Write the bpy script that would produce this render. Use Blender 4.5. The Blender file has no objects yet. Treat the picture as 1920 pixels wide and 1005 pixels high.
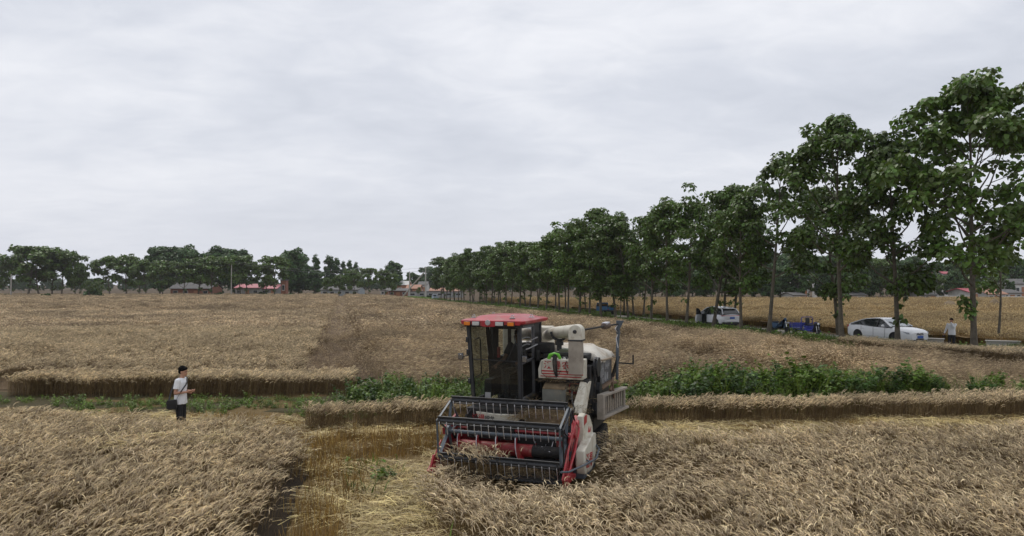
import bpy, bmesh, math, random
import numpy as np
from mathutils import Vector, Matrix, Euler
R = math.radians
PI = math.pi
scene = bpy.context.scene
COL = scene.collection

# ---------------------------------------------------------------- camera, sky, sun, exposure
cam_data = bpy.data.cameras.new("camera")
cam_data.sensor_width = 36.0
cam_data.lens = 24.0
cam_data.clip_start = 0.1
cam_data.clip_end = 6000.0
cam = bpy.data.objects.new("camera", cam_data)
CAM_H = 3.6
cam.location = (0, 0, CAM_H)
cam.rotation_euler = (R(90) + math.atan(30.5 / 1280.0), 0, 0)
COL.objects.link(cam)
scene.camera = cam

SUN_EL, SUN_AZ = R(58), R(-25)          # high, veiled by cloud
world = bpy.data.worlds.new("World")
scene.world = world
world.use_nodes = True
nt = world.node_tree
nt.nodes.clear()
def N(t, typ, **kw):
    n = t.nodes.new(typ)
    for k, v in kw.items():
        setattr(n, k, v)
    return n
w_out = N(nt, 'ShaderNodeOutputWorld')
w_bg = N(nt, 'ShaderNodeBackground')
w_bg.inputs['Strength'].default_value = 1.10
sky = N(nt, 'ShaderNodeTexSky', sky_type='NISHITA')
sky.sun_disc = False
sky.sun_elevation = SUN_EL
sky.sun_rotation = SUN_AZ
sky.air_density = 1.5
sky.dust_density = 4.0
skm = N(nt, 'ShaderNodeMix', data_type='RGBA', blend_type='MULTIPLY')
skm.inputs['Factor'].default_value = 1.0
skm.inputs['B'].default_value = (.07, .07, .07, 1)
nt.links.new(sky.outputs['Color'], skm.inputs['A'])
tc = N(nt, 'ShaderNodeTexCoord')
sep = N(nt, 'ShaderNodeSeparateXYZ')
nt.links.new(tc.outputs['Generated'], sep.inputs[0])
# cloud deck: project the view direction on a plane overhead
zc = N(nt, 'ShaderNodeMath', operation='MAXIMUM'); zc.inputs[1].default_value = 0.0
nt.links.new(sep.outputs['Z'], zc.inputs[0])
za = N(nt, 'ShaderNodeMath', operation='ADD'); za.inputs[1].default_value = 0.16
nt.links.new(zc.outputs[0], za.inputs[0])
dx = N(nt, 'ShaderNodeMath', operation='DIVIDE'); dy = N(nt, 'ShaderNodeMath', operation='DIVIDE')
nt.links.new(sep.outputs['X'], dx.inputs[0]); nt.links.new(za.outputs[0], dx.inputs[1])
nt.links.new(sep.outputs['Y'], dy.inputs[0]); nt.links.new(za.outputs[0], dy.inputs[1])
cmb = N(nt, 'ShaderNodeCombineXYZ')
nt.links.new(dx.outputs[0], cmb.inputs[0]); nt.links.new(dy.outputs[0], cmb.inputs[1])
mp = N(nt, 'ShaderNodeMapping')
mp.inputs['Rotation'].default_value = (0, 0, R(-28))
mp.inputs['Scale'].default_value = (1.0, 1.35, 1)
mp.inputs['Location'].default_value = (2.2, 0.6, 0)
nt.links.new(cmb.outputs[0], mp.inputs[0])
n1 = N(nt, 'ShaderNodeTexNoise'); n1.inputs['Scale'].default_value = 0.62; n1.inputs['Detail'].default_value = 7; n1.inputs['Roughness'].default_value = .52; n1.inputs['Distortion'].default_value = .35
n2 = N(nt, 'ShaderNodeTexNoise'); n2.inputs['Scale'].default_value = 3.6; n2.inputs['Detail'].default_value = 8; n2.inputs['Roughness'].default_value = .58; n2.inputs['Distortion'].default_value = .5
nt.links.new(mp.outputs[0], n1.inputs[0]); nt.links.new(mp.outputs[0], n2.inputs[0])
mx = N(nt, 'ShaderNodeMath', operation='MULTIPLY_ADD'); mx.inputs[1].default_value = .3
nt.links.new(n2.outputs['Fac'], mx.inputs[0]); 
nsc = N(nt, 'ShaderNodeMath', operation='MULTIPLY'); nsc.inputs[1].default_value = .8
nt.links.new(n1.outputs['Fac'], nsc.inputs[0]); nt.links.new(nsc.outputs[0], mx.inputs[2])
cr = N(nt, 'ShaderNodeValToRGB')
cr.color_ramp.elements[0].position = .36; cr.color_ramp.elements[0].color = (.485, .515, .585, 1)
cr.color_ramp.elements[1].position = .72; cr.color_ramp.elements[1].color = (.785, .795, .835, 1)
e = cr.color_ramp.elements.new(.53); e.color = (.605, .630, .695, 1)
nt.links.new(mx.outputs[0], cr.inputs[0])
# towards the horizon the deck melts into even pale air
hz = N(nt, 'ShaderNodeMapRange'); hz.inputs['From Min'].default_value = .0; hz.inputs['From Max'].default_value = .30
hz.inputs['To Min'].default_value = .80; hz.inputs['To Max'].default_value = 0.
nt.links.new(sep.outputs['Z'], hz.inputs['Value'])
hm = N(nt, 'ShaderNodeMix', data_type='RGBA'); hm.inputs['B'].default_value = (.640, .665, .735, 1)
nt.links.new(hz.outputs[0], hm.inputs['Factor']); nt.links.new(cr.outputs[0], hm.inputs['A'])
fin = N(nt, 'ShaderNodeMix', data_type='RGBA'); fin.inputs['Factor'].default_value = .93
nt.links.new(skm.outputs['Result'], fin.inputs['A']); nt.links.new(hm.outputs['Result'], fin.inputs['B'])
nt.links.new(fin.outputs['Result'], w_bg.inputs['Color'])
nt.links.new(w_bg.outputs[0], w_out.inputs[0])

sun_d = bpy.data.lights.new("sun", 'SUN')
sun_d.energy = 1.35
sun_d.angle = R(12)
sun_d.color = (1.0, .96, .90)
sun = bpy.data.objects.new("sun", sun_d)
sun.rotation_euler = (R(90) - SUN_EL, 0, PI - SUN_AZ)
sun.location = (0, 0, 60)
COL.objects.link(sun)
vs = scene.view_settings
vs.view_transform = 'Standard'; vs.look = 'None'; vs.gamma = 1.0; vs.use_curve_mapping = False
vs.exposure = 0.12
scene.cycles.max_bounces = 6
scene.cycles.diffuse_bounces = 2
scene.cycles.glossy_bounces = 3
scene.cycles.transmission_bounces = 5
scene.cycles.transparent_max_bounces = 8
scene.cycles.volume_bounces = 1
scene.cycles.use_denoising = True

# ---------------------------------------------------------------- helpers
def tag(o, label=None, cat=None, group=None, kind=None):
    if label: o['label'] = label
    if cat: o['category'] = cat
    if group: o['group'] = group
    if kind: o['kind'] = kind
    return o

def empty(name, loc=(0, 0, 0), rz=0.0, label=None, cat=None, group=None, parent=None):
    o = bpy.data.objects.new(name, None)
    o.empty_display_size = .3
    o.location = loc
    o.rotation_euler = (0, 0, rz)
    COL.objects.link(o)
    if parent: o.parent = parent
    return tag(o, label, cat, group)

def copy_tree(o, parent=None):
    c = o.copy()
    COL.objects.link(c)
    if parent is not None: c.parent = parent
    for ch in list(o.children):
        copy_tree(ch, c)
    return c

MATS = {}
def mat(name, col, rough=.6, metal=0.0, var=.12, scale=6.0, bump=0.0, bscale=30.0, dirt=None, damt=.3, dscale=3.0,
        spec=.5, rnd=0.0, coat=0.0, attr=None, hue=0.0, emit=None):
    """Principled material with a noise-driven colour variation, optional dirt patches and bump."""
    if name in MATS: return MATS[name]
    m = bpy.data.materials.new(name)
    m.use_nodes = True
    t = m.node_tree
    b = t.nodes['Principled BSDF']
    b.inputs['Roughness'].default_value = rough
    b.inputs['Metallic'].default_value = metal
    b.inputs['Specular IOR Level'].default_value = spec
    b.inputs['Coat Weight'].default_value = coat
    c = N(t, 'ShaderNodeTexCoord')
    n = N(t, 'ShaderNodeTexNoise'); n.inputs['Scale'].default_value = scale; n.inputs['Detail'].default_value = 6; n.inputs['Roughness'].default_value = .6
    t.links.new(c.outputs['Object'], n.inputs['Vector'])
    r = N(t, 'ShaderNodeMapRange'); r.inputs['From Min'].default_value = .28; r.inputs['From Max'].default_value = .72
    r.inputs['To Min'].default_value = 1 - var; r.inputs['To Max'].default_value = 1 + var
    t.links.new(n.outputs['Fac'], r.inputs['Value'])
    val = r.outputs[0]
    if rnd > 0:
        oi = N(t, 'ShaderNodeObjectInfo')
        rr = N(t, 'ShaderNodeMapRange'); rr.inputs['To Min'].default_value = 1 - rnd; rr.inputs['To Max'].default_value = 1 + rnd
        t.links.new(oi.outputs['Random'], rr.inputs['Value'])
        mm = N(t, 'ShaderNodeMath', operation='MULTIPLY')
        t.links.new(val, mm.inputs[0]); t.links.new(rr.outputs[0], mm.inputs[1])
        val = mm.outputs[0]
    if attr:
        at_ = N(t, 'ShaderNodeAttribute', attribute_name='rnd')
        ar = N(t, 'ShaderNodeMapRange'); ar.inputs['To Min'].default_value = 1 - attr; ar.inputs['To Max'].default_value = 1 + attr
        t.links.new(at_.outputs['Fac'], ar.inputs['Value'])
        m2 = N(t, 'ShaderNodeMath', operation='MULTIPLY')
        t.links.new(val, m2.inputs[0]); t.links.new(ar.outputs[0], m2.inputs[1])
        val = m2.outputs[0]
    hsv = N(t, 'ShaderNodeHueSaturation')
    hsv.inputs['Color'].default_value = (*col, 1)
    t.links.new(val, hsv.inputs['Value'])
    if hue > 0 and (attr or rnd):
        src = at_.outputs['Fac'] if attr else oi.outputs['Random']
        hr = N(t, 'ShaderNodeMapRange'); hr.inputs['To Min'].default_value = .5 - hue; hr.inputs['To Max'].default_value = .5 + hue
        t.links.new(src, hr.inputs['Value']); t.links.new(hr.outputs[0], hsv.inputs['Hue'])
    out = hsv.outputs['Color']
    if dirt:
        dn = N(t, 'ShaderNodeTexNoise'); dn.inputs['Scale'].default_value = dscale; dn.inputs['Detail'].default_value = 8; dn.inputs['Roughness'].default_value = .68
        t.links.new(c.outputs['Object'], dn.inputs['Vector'])
        dr = N(t, 'ShaderNodeMapRange'); dr.inputs['From Min'].default_value = .62 - .3 * damt; dr.inputs['From Max'].default_value = .80 - .3 * damt
        dr.inputs['To Max'].default_value = min(1, .35 + damt)
        t.links.new(dn.outputs['Fac'], dr.inputs['Value'])
        dm = N(t, 'ShaderNodeMix', data_type='RGBA'); dm.inputs['B'].default_value = (*dirt, 1)
        t.links.new(dr.outputs[0], dm.inputs['Factor']); t.links.new(out, dm.inputs['A'])
        out = dm.outputs['Result']
    t.links.new(out, b.inputs['Base Color'])
    if bump > 0:
        bn = N(t, 'ShaderNodeTexNoise'); bn.inputs['Scale'].default_value = bscale; bn.inputs['Detail'].default_value = 5
        t.links.new(c.outputs['Object'], bn.inputs['Vector'])
        bb = N(t, 'ShaderNodeBump'); bb.inputs['Strength'].default_value = bump; bb.inputs['Distance'].default_value = .02
        t.links.new(bn.outputs['Fac'], bb.inputs['Height']); t.links.new(bb.outputs[0], b.inputs['Normal'])
    MATS[name] = m
    return m

def leaf_mat(name, col, rnd=.25, attr=.4, hue=.02, rough=.5, trans=.25, spec=.35):
    if name in MATS: return MATS[name]
    m = mat(name, col, rough=rough, var=.1, scale=.8, rnd=rnd, attr=attr, hue=hue, spec=spec)
    t = m.node_tree
    b = t.nodes['Principled BSDF']
    tr = N(t, 'ShaderNodeBsdfTranslucent')
    src = b.inputs['Base Color'].links[0].from_socket
    t.links.new(src, tr.inputs['Color'])
    ms = N(t, 'ShaderNodeMixShader'); ms.inputs[0].default_value = trans
    t.links.new(b.outputs[0], ms.inputs[1]); t.links.new(tr.outputs[0], ms.inputs[2])
    t.links.new(ms.outputs[0], t.nodes['Material Output'].inputs[0])
    return m

def glass_mat(name, tint=(.35, .38, .36), rough=.04, see=.5):
    if name in MATS: return MATS[name]
    m = bpy.data.materials.new(name); m.use_nodes = True
    t = m.node_tree; t.nodes.clear()
    o = N(t, 'ShaderNodeOutputMaterial')
    g = N(t, 'ShaderNodeBsdfGlossy'); g.inputs['Roughness'].default_value = rough; g.inputs['Color'].default_value = (.9, .9, .9, 1)
    tr = N(t, 'ShaderNodeBsdfTransparent'); tr.inputs['Color'].default_value = (*tint, 1)
    fr = N(t, 'ShaderNodeFresnel'); fr.inputs['IOR'].default_value = 1.45
    # dust film, thicker in patches
    c = N(t, 'ShaderNodeTexCoord'); n = N(t, 'ShaderNodeTexNoise'); n.inputs['Scale'].default_value = 4; n.inputs['Detail'].default_value = 8
    t.links.new(c.outputs['Object'], n.inputs['Vector'])
    mr = N(t, 'ShaderNodeMapRange'); mr.inputs['From Min'].default_value = .35; mr.inputs['From Max'].default_value = .8; mr.inputs['To Min'].default_value = .02; mr.inputs['To Max'].default_value = see * .35
    t.links.new(n.outputs['Fac'], mr.inputs['Value'])
    d = N(t, 'ShaderNodeBsdfDiffuse'); d.inputs['Color'].default_value = (.18, .165, .14, 1)
    m1 = N(t, 'ShaderNodeMixShader'); m2 = N(t, 'ShaderNodeMixShader')
    t.links.new(fr.outputs[0], m1.inputs[0]); t.links.new(tr.outputs[0], m1.inputs[1]); t.links.new(g.outputs[0], m1.inputs[2])
    t.links.new(mr.outputs[0], m2.inputs[0]); t.links.new(m1.outputs[0], m2.inputs[1]); t.links.new(d.outputs[0], m2.inputs[2])
    t.links.new(m2.outputs[0], o.inputs[0])
    MATS[name] = m
    return m

def frame_of(d, up=Vector((0, 0, 1))):
    d = Vector(d).normalized()
    if abs(d.dot(up)) > .97: up = Vector((0, 1, 0)) if abs(d.y) < .9 else Vector((1, 0, 0))
    x = up.cross(d).normalized()
    y = d.cross(x).normalized()
    return x, y, d

class MB:
    """collects shapes and links them as ONE mesh object"""
    def __init__(s): s.v = []; s.f = []; s.m = []
    def add(s, vs, fs, m=0):
        o = len(s.v)
        s.v += [tuple(q) for q in vs]
        s.f += [tuple(i + o for i in f) for f in fs]
        s.m += [m] * len(fs)
        return s
    def box(s, c, d, m=0, rot=None):
        x, y, z = d[0] / 2, d[1] / 2, d[2] / 2
        vs = [Vector((a * x, b * y, e * z)) for e in (-1, 1) for b in (-1, 1) for a in (-1, 1)]
        if rot: 
            q = Euler(rot).to_matrix(); vs = [q @ w for w in vs]
        vs = [w + Vector(c) for w in vs]
        return s.add(vs, [(0, 2, 3, 1), (4, 5, 7, 6), (0, 1, 5, 4), (2, 6, 7, 3), (0, 4, 6, 2), (1, 3, 7, 5)], m)
    def bar(s, p0, p1, w, h, m=0, up=Vector((0, 0, 1))):
        p0, p1 = Vector(p0), Vector(p1)
        x, y, d = frame_of(p1 - p0, up)
        vs = [p + x * a * w / 2 + y * b * h / 2 for p in (p0, p1) for b in (-1, 1) for a in (-1, 1)]
        return s.add(vs, [(0, 2, 3, 1), (4, 5, 7, 6), (0, 1, 5, 4), (2, 6, 7, 3), (0, 4, 6, 2), (1, 3, 7, 5)], m)
    def tube(s, pts, r, n=8, m=0, cap=True, sq=1.0):
        pts = [Vector(p) for p in pts]
        k = len(pts)
        rs = [r] * k if not isinstance(r, (list, tuple)) else r
        vs = []; px = None
        for i, p in enumerate(pts):
            d = (pts[min(i + 1, k - 1)] - pts[max(i - 1, 0)])
            x, y, d = frame_of(d)
            if px is not None:
                x = (px - d * px.dot(d)).normalized(); y = d.cross(x)
            px = x
            for j in range(n):
                a = 2 * PI * j / n
                vs.append(p + (x * math.cos(a) + y * math.sin(a) * sq) * rs[i])
        fs = [(i * n + j, i * n + (j + 1) % n, (i + 1) * n + (j + 1) % n, (i + 1) * n + j) for i in range(k - 1) for j in range(n)]
        if cap:
            fs.append(tuple(range(n - 1, -1, -1))); fs.append(tuple((k - 1) * n + j for j in range(n)))
        return s.add(vs, fs, m)
    def lathe(s, prof, c, axis=(0, 0, 1), n=20, m=0):
        """prof: (radius, distance along axis)"""
        x, y, d = frame_of(axis)
        c = Vector(c); vs = []
        for r, h in prof:
            for j in range(n):
                a = 2 * PI * j / n
                vs.append(c + d * h + (x * math.cos(a) + y * math.sin(a)) * max(r, 1e-4))
        k = len(prof)
        fs = [(i * n + j, i * n + (j + 1) % n, (i + 1) * n + (j + 1) % n, (i + 1) * n + j) for i in range(k - 1) for j in range(n)]
        fs.append(tuple(range(n - 1, -1, -1))); fs.append(tuple((k - 1) * n + j for j in range(n)))
        return s.add(vs, fs, m)
    def prism(s, poly, a, b, plane='yz', m=0):
        """poly of 2D points extruded from a to b along the remaining axis"""
        def P(q, h):
            return {'yz': (h, q[0], q[1]), 'xz': (q[0], h, q[1]), 'xy': (q[0], q[1], h)}[plane]
        n = len(poly)
        vs = [P(q, a) for q in poly] + [P(q, b) for q in poly]
        fs = [tuple(range(n)), tuple(range(2 * n - 1, n - 1, -1))] + [(i, i + n, (i + 1) % n + n, (i + 1) % n) for i in range(n)]
        return s.add(vs, fs, m)
    def ell(s, c, r, n=14, k=9, m=0, rot=None):
        vs = []
        q = Euler(rot).to_matrix() if rot else None
        c = Vector(c)
        for i in range(1, k):
            t = PI * i / k
            for j in range(n):
                a = 2 * PI * j / n
                w = Vector((r[0] * math.sin(t) * math.cos(a), r[1] * math.sin(t) * math.sin(a), r[2] * math.cos(t)))
                vs.append((q @ w if q else w) + c)
        top = Vector((0, 0, r[2])); bot = Vector((0, 0, -r[2]))
        vs += [(q @ top if q else top) + c, (q @ bot if q else bot) + c]
        T = len(vs) - 2
        fs = [(i * n + j, (i + 1) * n + j, (i + 1) * n + (j + 1) % n, i * n + (j + 1) % n) for i in range(k - 2) for j in range(n)]
        fs += [(T, j, (j + 1) % n) for j in range(n)] + [(T + 1, (k - 2) * n + (j + 1) % n, (k - 2) * n + j) for j in range(n)]
        return s.add(vs, fs, m)
    def caps(s, p0, p1, r0, r1, n=12, m=0):
        """tapered limb with round ends"""
        p0, p1 = Vector(p0), Vector(p1)
        d = (p1 - p0); L = d.length; d.normalize()
        pr = []
        for i in range(5):
            t = PI / 2 * i / 4
            pr.append((r0 * math.sin(t), -r0 * math.cos(t)))
        for i in range(5):
            t = PI / 2 * i / 4
            pr.append((r1 * math.cos(t), L + r1 * math.sin(t)))
        return s.lathe(pr, p0, d, n, m)
    def loft(s, secs, m=0, cap=True, closed=True):
        n = len(secs[0]); vs = [p for q in secs for p in q]
        rng = range(n) if closed else range(n - 1)
        fs = [(i * n + j, i * n + (j + 1) % n, (i + 1) * n + (j + 1) % n, (i + 1) * n + j) for i in range(len(secs) - 1) for j in rng]
        if cap and closed:
            fs.append(tuple(range(n - 1, -1, -1))); fs.append(tuple((len(secs) - 1) * n + j for j in range(n)))
        return s.add(vs, fs, m)
    def mesh(s, name, mats, smooth=35):
        me = bpy.data.meshes.new(name)
        me.from_pydata([tuple(q) for q in s.v], [], s.f)
        for q in (mats if isinstance(mats, (list, tuple)) else [mats]): me.materials.append(q)
        me.polygons.foreach_set('material_index', s.m)
        bm = bmesh.new(); bm.from_mesh(me); bmesh.ops.recalc_face_normals(bm, faces=bm.faces); bm.to_mesh(me); bm.free()
        if smooth:
            me.polygons.foreach_set('use_smooth', [True] * len(me.polygons))
            me.set_sharp_from_angle(angle=R(smooth))
        me.update()
        return me
    def build(s, name, mats, parent=None, bevel=0.0, smooth=35, loc=None, rot=None, remesh=0.0, sm=0, sub=0):
        o = bpy.data.objects.new(name, s.mesh(name, mats, smooth))
        COL.objects.link(o)
        if parent: o.parent = parent
        if loc: o.location = loc
        if rot: o.rotation_euler = rot
        if bevel:
            b = o.modifiers.new('bevel', 'BEVEL'); b.width = bevel; b.segments = 2; b.limit_method = 'ANGLE'; b.angle_limit = R(40)
            b.harden_normals = False
        if remesh:
            r = o.modifiers.new('remesh', 'REMESH'); r.mode = 'VOXEL'; r.voxel_size = remesh; r.use_smooth_shade = True
        if sm:
            q = o.modifiers.new('smooth', 'SMOOTH'); q.factor = .5; q.iterations = sm
        if sub:
            q = o.modifiers.new('sub', 'SUBSURF'); q.levels = sub; q.render_levels = sub
        return o

def text_part(name, body, size, m, parent, loc, rot, extrude=.002, spacing=1.0):
    """lettering from Blender's built-in font, turned into a plain mesh"""
    cu = bpy.data.curves.new(name, 'FONT')
    cu.body = body; cu.size = size; cu.extrude = extrude; cu.space_character = spacing
    cu.offset = size * .012
    tmp = bpy.data.objects.new(name, cu); COL.objects.link(tmp)
    bpy.context.view_layer.update()
    me = bpy.data.meshes.new_from_object(tmp.evaluated_get(bpy.context.evaluated_depsgraph_get()))
    bpy.data.objects.remove(tmp)
    me.materials.clear(); me.materials.append(m)
    o = bpy.data.objects.new(name, me)
    COL.objects.link(o)
    o.parent = parent; o.location = loc; o.rotation_euler = rot
    return o

def np_mesh(name, V, F, mats, rnd=None, mi=None, smooth=False):
    """fast mesh from numpy arrays; F is (n,4) or (n,3); rnd: per-face random"""
    me = bpy.data.meshes.new(name)
    V = np.asarray(V, np.float32); F = np.asarray(F, np.int32)
    k = F.shape[1]
    me.vertices.add(len(V)); me.vertices.foreach_set('co', V.ravel())
    me.loops.add(F.size); me.loops.foreach_set('vertex_index', F.ravel())
    me.polygons.add(len(F)); me.polygons.foreach_set('loop_start', np.arange(0, F.size, k, dtype=np.int32))
    if mi is not None: me.polygons.foreach_set('material_index', np.asarray(mi, np.int32))
    if smooth: me.polygons.foreach_set('use_smooth', np.ones(len(F), bool))
    for q in (mats if isinstance(mats, (list, tuple)) else [mats]): me.materials.append(q)
    me.update(calc_edges=True)
    if rnd is not None:
        a = me.attributes.new('rnd', 'FLOAT', 'FACE'); a.data.foreach_set('value', np.asarray(rnd, np.float32))
    return me

# ---- value noise in numpy
def vnoise(x, y, seed=0):
    x = np.asarray(x, float); y = np.asarray(y, float)
    xi = np.floor(x).astype(np.int64); yi = np.floor(y).astype(np.int64)
    fx = x - xi; fy = y - yi
    fx = fx * fx * (3 - 2 * fx); fy = fy * fy * (3 - 2 * fy)
    def h(a, b):
        n = (a * 374761393 + b * 668265263 + seed * 1442695041) & 0xffffffff
        n = ((n ^ (n >> 13)) * 1274126177) & 0xffffffff
        n = n ^ (n >> 16)
        return (n & 0xffff) / 65535.0
    return (h(xi, yi) * (1 - fx) + h(xi + 1, yi) * fx) * (1 - fy) + (h(xi, yi + 1) * (1 - fx) + h(xi + 1, yi + 1) * fx) * fy
def fbm(x, y, seed=0, o=4):
    s = 0; a = .5; t = 0
    x = np.asarray(x, float); y = np.asarray(y, float)
    for i in range(o):
        s = s + a * vnoise(x * 2 ** i + 17.3 * i, y * 2 ** i - 9.1 * i, seed + i); t += a; a *= .5
    return s / t

def in_poly(x, y, poly):
    c = np.zeros(len(x), bool); n = len(poly)
    for i in range(n):
        x0, y0 = poly[i]; x1, y1 = poly[(i + 1) % n]
        t = ((y0 > y) != (y1 > y))
        with np.errstate(divide='ignore', invalid='ignore'):
            c ^= t & (x < (x1 - x0) * (y - y0) / ((y1 - y0) + 1e-12) + x0)
    return c

def seen(x, y, m=1.5):
    """rough test: would the point fall in or near the photograph's field of view"""
    return (np.abs(x) < y * .88 + m + 2.5)

def scatter(poly, dens, seed, keep=None):
    rg = np.random.default_rng(seed)
    p = np.array(poly); lo = p.min(0); hi = p.max(0)
    n = int((hi - lo).prod() * dens)
    q = rg.random((n, 2)) * (hi - lo) + lo
    jx = (fbm(q[:, 0] * 1.7, q[:, 1] * 1.7, 131, 3) - .5) * .62; jy = (fbm(q[:, 0] * 1.7, q[:, 1] * 1.7, 137, 3) - .5) * .62
    k = in_poly(q[:, 0] + jx, q[:, 1] + jy, poly) & seen(q[:, 0], q[:, 1])
    if keep is not None: k &= keep(q[:, 0], q[:, 1])
    return q[k]

def instances(name, P, rot, scl, idx, coll, label, cat, kind='stuff'):
    """one object whose points carry instances of the prototypes in coll"""
    n = len(P)
    me = bpy.data.meshes.new(name)
    me.vertices.add(n); me.vertices.foreach_set('co', np.asarray(P, np.float32).ravel())
    a = me.attributes.new('rot', 'FLOAT_VECTOR', 'POINT'); a.data.foreach_set('vector', np.asarray(rot, np.float32).ravel())
    a = me.attributes.new('scl', 'FLOAT', 'POINT'); a.data.foreach_set('value', np.asarray(scl, np.float32))
    a = me.attributes.new('idx', 'INT', 'POINT'); a.data.foreach_set('value', np.asarray(idx, np.int32))
    o = bpy.data.objects.new(name, me); COL.objects.link(o)
    g = bpy.data.node_groups.new(name, 'GeometryNodeTree')
    g.interface.new_socket('Geometry', in_out='INPUT', socket_type='NodeSocketGeometry')
    g.interface.new_socket('Geometry', in_out='OUTPUT', socket_type='NodeSocketGeometry')
    gi = g.nodes.new('NodeGroupInput'); go = g.nodes.new('NodeGroupOutput')
    iop = g.nodes.new('GeometryNodeInstanceOnPoints')
    ci = g.nodes.new('GeometryNodeCollectionInfo'); ci.inputs['Collection'].default_value = coll
    ci.inputs['Separate Children'].default_value = True; ci.inputs['Reset Children'].default_value = True
    def na(nm, ty):
        q = g.nodes.new('GeometryNodeInputNamedAttribute'); q.data_type = ty; q.inputs['Name'].default_value = nm
        return next(s_ for s_ in q.outputs if s_.enabled and s_.name == 'Attribute')
    e2r = g.nodes.new('FunctionNodeEulerToRotation')
    L = g.links.new
    L(gi.outputs[0], iop.inputs['Points']); L(ci.outputs[0], iop.inputs['Instance'])
    iop.inputs['Pick Instance'].default_value = True
    L(na('idx', 'INT'), iop.inputs['Instance Index'])
    L(na('rot', 'FLOAT_VECTOR'), e2r.inputs[0]); L(e2r.outputs[0], iop.inputs['Rotation'])
    L(na('scl', 'FLOAT'), iop.inputs['Scale'])
    L(iop.outputs[0], go.inputs[0])
    md = o.modifiers.new('scatter', 'NODES'); md.node_group = g
    return tag(o, label, cat, kind=kind)

def proto_coll(name, meshes):
    c = bpy.data.collections.new(name)
    for i, me in enumerate(meshes):
        o = bpy.data.objects.new(f"{name}_{i:02d}", me)
        c.objects.link(o)
    return c
# ---------------------------------------------------------------- plant prototypes
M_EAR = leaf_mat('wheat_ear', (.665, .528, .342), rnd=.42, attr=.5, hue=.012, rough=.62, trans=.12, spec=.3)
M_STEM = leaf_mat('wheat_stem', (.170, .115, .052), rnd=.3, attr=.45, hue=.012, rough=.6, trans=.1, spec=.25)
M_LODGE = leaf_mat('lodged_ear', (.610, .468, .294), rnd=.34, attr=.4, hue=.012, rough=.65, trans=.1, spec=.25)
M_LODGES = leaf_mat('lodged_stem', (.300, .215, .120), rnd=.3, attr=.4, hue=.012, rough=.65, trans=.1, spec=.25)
M_GOLD = leaf_mat('golden_ear', (.500, .370, .190), rnd=.3, attr=.35, hue=.01, rough=.65, trans=.1, spec=.25)
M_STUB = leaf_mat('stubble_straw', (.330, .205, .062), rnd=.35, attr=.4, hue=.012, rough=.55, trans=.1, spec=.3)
M_STRAW = leaf_mat('loose_straw', (.600, .470, .215), rnd=.35, attr=.42, hue=.012, rough=.5, trans=.1, spec=.4)
M_WEED = leaf_mat('weed_leaf', (.140, .215, .032), rnd=.35, attr=.45, hue=.018, rough=.5, trans=.3)
M_WEED2 = leaf_mat('weed_leaf_dark', (.070, .125, .028), rnd=.35, attr=.45, hue=.02, rough=.5, trans=.3)
M_GRASS = leaf_mat('grass_blade', (.130, .180, .030), rnd=.35, attr=.4, hue=.018, rough=.55, trans=.25)
M_PAUL = leaf_mat('broad_leaf', (.100, .158, .028), rnd=.2, attr=.5, hue=.022, rough=.42, trans=.28, spec=.45)
M_POP = leaf_mat('small_leaf', (.066, .122, .034), rnd=.22, attr=.4, hue=.02, rough=.5, trans=.18)
M_BARK = mat('bark', (.115, .098, .072), rough=.9, var=.35, scale=5, bump=.6, bscale=14, rnd=.2, dirt=(.06, .07, .035), damt=.35, dscale=1.5)

def patchy(m, amt=.28, s1=.22, s2=1.3):
    """crop colour drifts from patch to patch over the ground"""
    t = m.node_tree; b = t.nodes['Principled BSDF']; src = b.inputs['Base Color'].links[0].from_socket
    g = N(t, 'ShaderNodeNewGeometry'); out = None
    for s_, k in ((s1, 1.), (s2, .7)):
        n = N(t, 'ShaderNodeTexNoise'); n.inputs['Scale'].default_value = s_; n.inputs['Detail'].default_value = 4
        t.links.new(g.outputs['Position'], n.inputs['Vector'])
        r = N(t, 'ShaderNodeMapRange'); r.inputs['From Min'].default_value = .36; r.inputs['From Max'].default_value = .64
        r.inputs['To Min'].default_value = 1 - amt * k; r.inputs['To Max'].default_value = 1 + amt * k * .7
        t.links.new(n.outputs['Fac'], r.inputs['Value'])
        if out is None: out = r.outputs[0]
        else:
            q = N(t, 'ShaderNodeMath', operation='MULTIPLY'); t.links.new(out, q.inputs[0]); t.links.new(r.outputs[0], q.inputs[1]); out = q.outputs[0]
    h = N(t, 'ShaderNodeHueSaturation'); t.links.new(src, h.inputs['Color']); t.links.new(out, h.inputs['Value'])
    t.links.new(h.outputs[0], b.inputs['Base Color'])
patchy(M_LODGE, .34, .12, .8); patchy(M_LODGES, .34, .12, .8); patchy(M_EAR, .16, .3, 1.5); patchy(M_GOLD, .2, .06, .5); patchy(M_STRAW, .25, .5, 2.2); patchy(M_STUB, .3, .4, 2.)

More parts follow.
